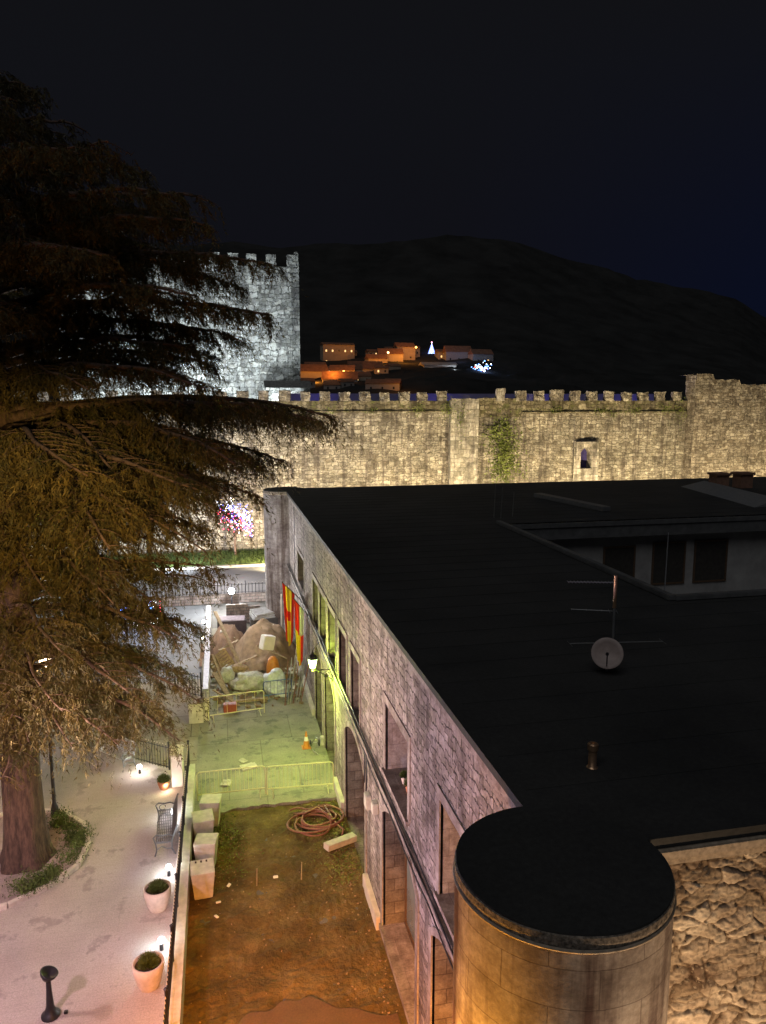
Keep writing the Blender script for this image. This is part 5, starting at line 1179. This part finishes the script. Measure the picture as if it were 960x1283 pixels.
def plank(p0, p1, w_, th, label, mat='plank'):
    p0 = Vector(p0); p1 = Vector(p1); d = p1-p0; rot = Vector((1, 0, 0)).rotation_difference(d.normalized()).to_matrix().to_4x4(); Mx = Matrix.Translation(p0) @ rot; b = MB(); b.box(0, d.length, -w_/2, w_/2, -th/2, th/2, 0, Mx, .005); return tag(b.build('plank', M[mat], base=tuple(p0)), label, 'plank', 'planks in the rubbish heap')
plank((-.45, 39.5, 3.0), (.95, 37.0, .3), .26, .05, 'long wide plank slanting down across the earth heaps')
plank((-.62, 36.5, 1.7), (.1, 34.6, .2), .14, .05, 'dark plank leaning left of the pallet')
plank((-.55, 35.3, 1.2), (.3, 33.8, .2), .3, .04, 'greenish board leaning against the boundary wall')
plank((-.6, 34.4, .7), (.6, 33.5, .18), .12, .05, 'short board lying behind the pale far barrier')
plank((.3, 33.9, .25), (1.9, 34.0, .22), .2, .08, 'flat board lying in front of the tarpaulin')
for i, (p0, p1, w_) in enumerate((((.2, 35.6, .2), (-.5, 36.9, 1.5), .1), ((.9, 34.6, .2), (1.5, 35.9, .95), .12), ((.4, 36.9, .9), (1.6, 37.6, 1.1), .16), ((3.3, 36.0, .2), (3.6, 37.2, 1.9), .09), ((1.6, 38.3, 1.4), (3.1, 37.7, .8), .1), ((-.3, 38.2, 1.3), (.7, 38.8, 1.6), .2))):
    plank(p0, p1, w_, .04, ['thin board crossing below the pallet', 'short board poking out of the tarpaulin', 'wide board lying behind the tarpaulin', 'thin board leaning on the facade behind the orange barrel', 'board lying on the front of the large earth heap', 'wide board lying on the front of the dark earth heap'][i])
for i in range(3): 
    b = MB(); Mx = Matrix.Translation((2.3+.04*i, 44.0, 1.35+.13*i)) @ Matrix.Rotation(.2+.08*i, 4, 'Z') @ Matrix.Rotation(.12, 4, 'X'); b.box(-.75, .75, -.5, .5, -.045, .045, 0, Mx, .01); tag(b.build('panel_sheet', plain('grey_panel', (.42, .42, .42), .6), base=(2.3, 44, 1.3+.13*i)), ['lowest', 'middle', 'topmost'][i]+' of the grey panels stacked behind the large earth heap', 'panel', 'grey panels behind the heaps')
b = MB(); b.box(1.5, 3.1, 43.5, 44.5, 0, 1.28, bev=.02); tag(b.build('rubble_container', plain('dark_container', (.06, .055, .05), .8), base=(2.3, 44, 0)), 'dark container carrying the grey panels', 'container')
b = MB(); Mx = Matrix.Translation((.5, 44.6, 1.1)) @ Matrix.Rotation(-.1, 4, 'Z') @ Matrix.Rotation(.2, 4, 'X'); b.box(-.8, .7, -.3, .3, -.03, .03, 0, Mx, .01); tag(b.build('panel_sheet', plain('mauve_panel', (.42, .36, .42), .6), base=(.5, 44.6, 1.1)), 'pale mauve panel lying left of the stacked grey panels', 'panel')
b = MB(); b.box(-.4, 1.3, 44.3, 45.0, 0, 1.0, bev=.02); tag(b.build('debris_box', plain('dark_debris', (.05, .035, .035), .9), base=(.4, 44.6, 0)), 'dark box under the pale mauve panel', 'box')
for i in range(7):
    x = 2.75+.13*i; b = MB(); b.cyl((x-.15, 33.2+.06*i, .13), (x+.12+.04*i, 34.2, 1.95+.1*(i % 3)), .024, .024, 7); tag(b.build('metal_tube', M['metal'] if i % 3 else M['hose'], base=(x, 33.3, .13)), ['leftmost', 'second from the left', 'third from the left', 'middle', 'third from the right', 'second from the right', 'rightmost'][i]+' of the tubes leaning in a bundle beside the blue barrier', 'tube', 'tubes leaning on the facade')
# pair of orange lit tubes by the near arch and pots on the window sill
for i, (a, c, l) in enumerate((((3.72, 11.0, 3.45), (2.55, 10.7, -.0), 'upper of two metal poles slanting beside the near arch'), ((3.72, 11.2, 3.3), (2.7, 11.0, .0), 'lower of two metal poles slanting beside the near arch'))):
    b = MB(); b.cyl(a, c, .028, .028, 10); tag(b.build('slanting_pole', M['yellowpaint'], base=c), l, 'pole', 'slanting poles beside the near arch')
for i in range(4):
    y = 15.35+.4*i; flower_pot((A+.30, y, 4.865), .10, .2, ['nearest', 'second nearest', 'second farthest', 'farthest'][i]+' little pot on the sill of the second upper window', .10, 'pots on the window sill', ['terracotta', 'pot', 'terracotta', 'pot'][i])
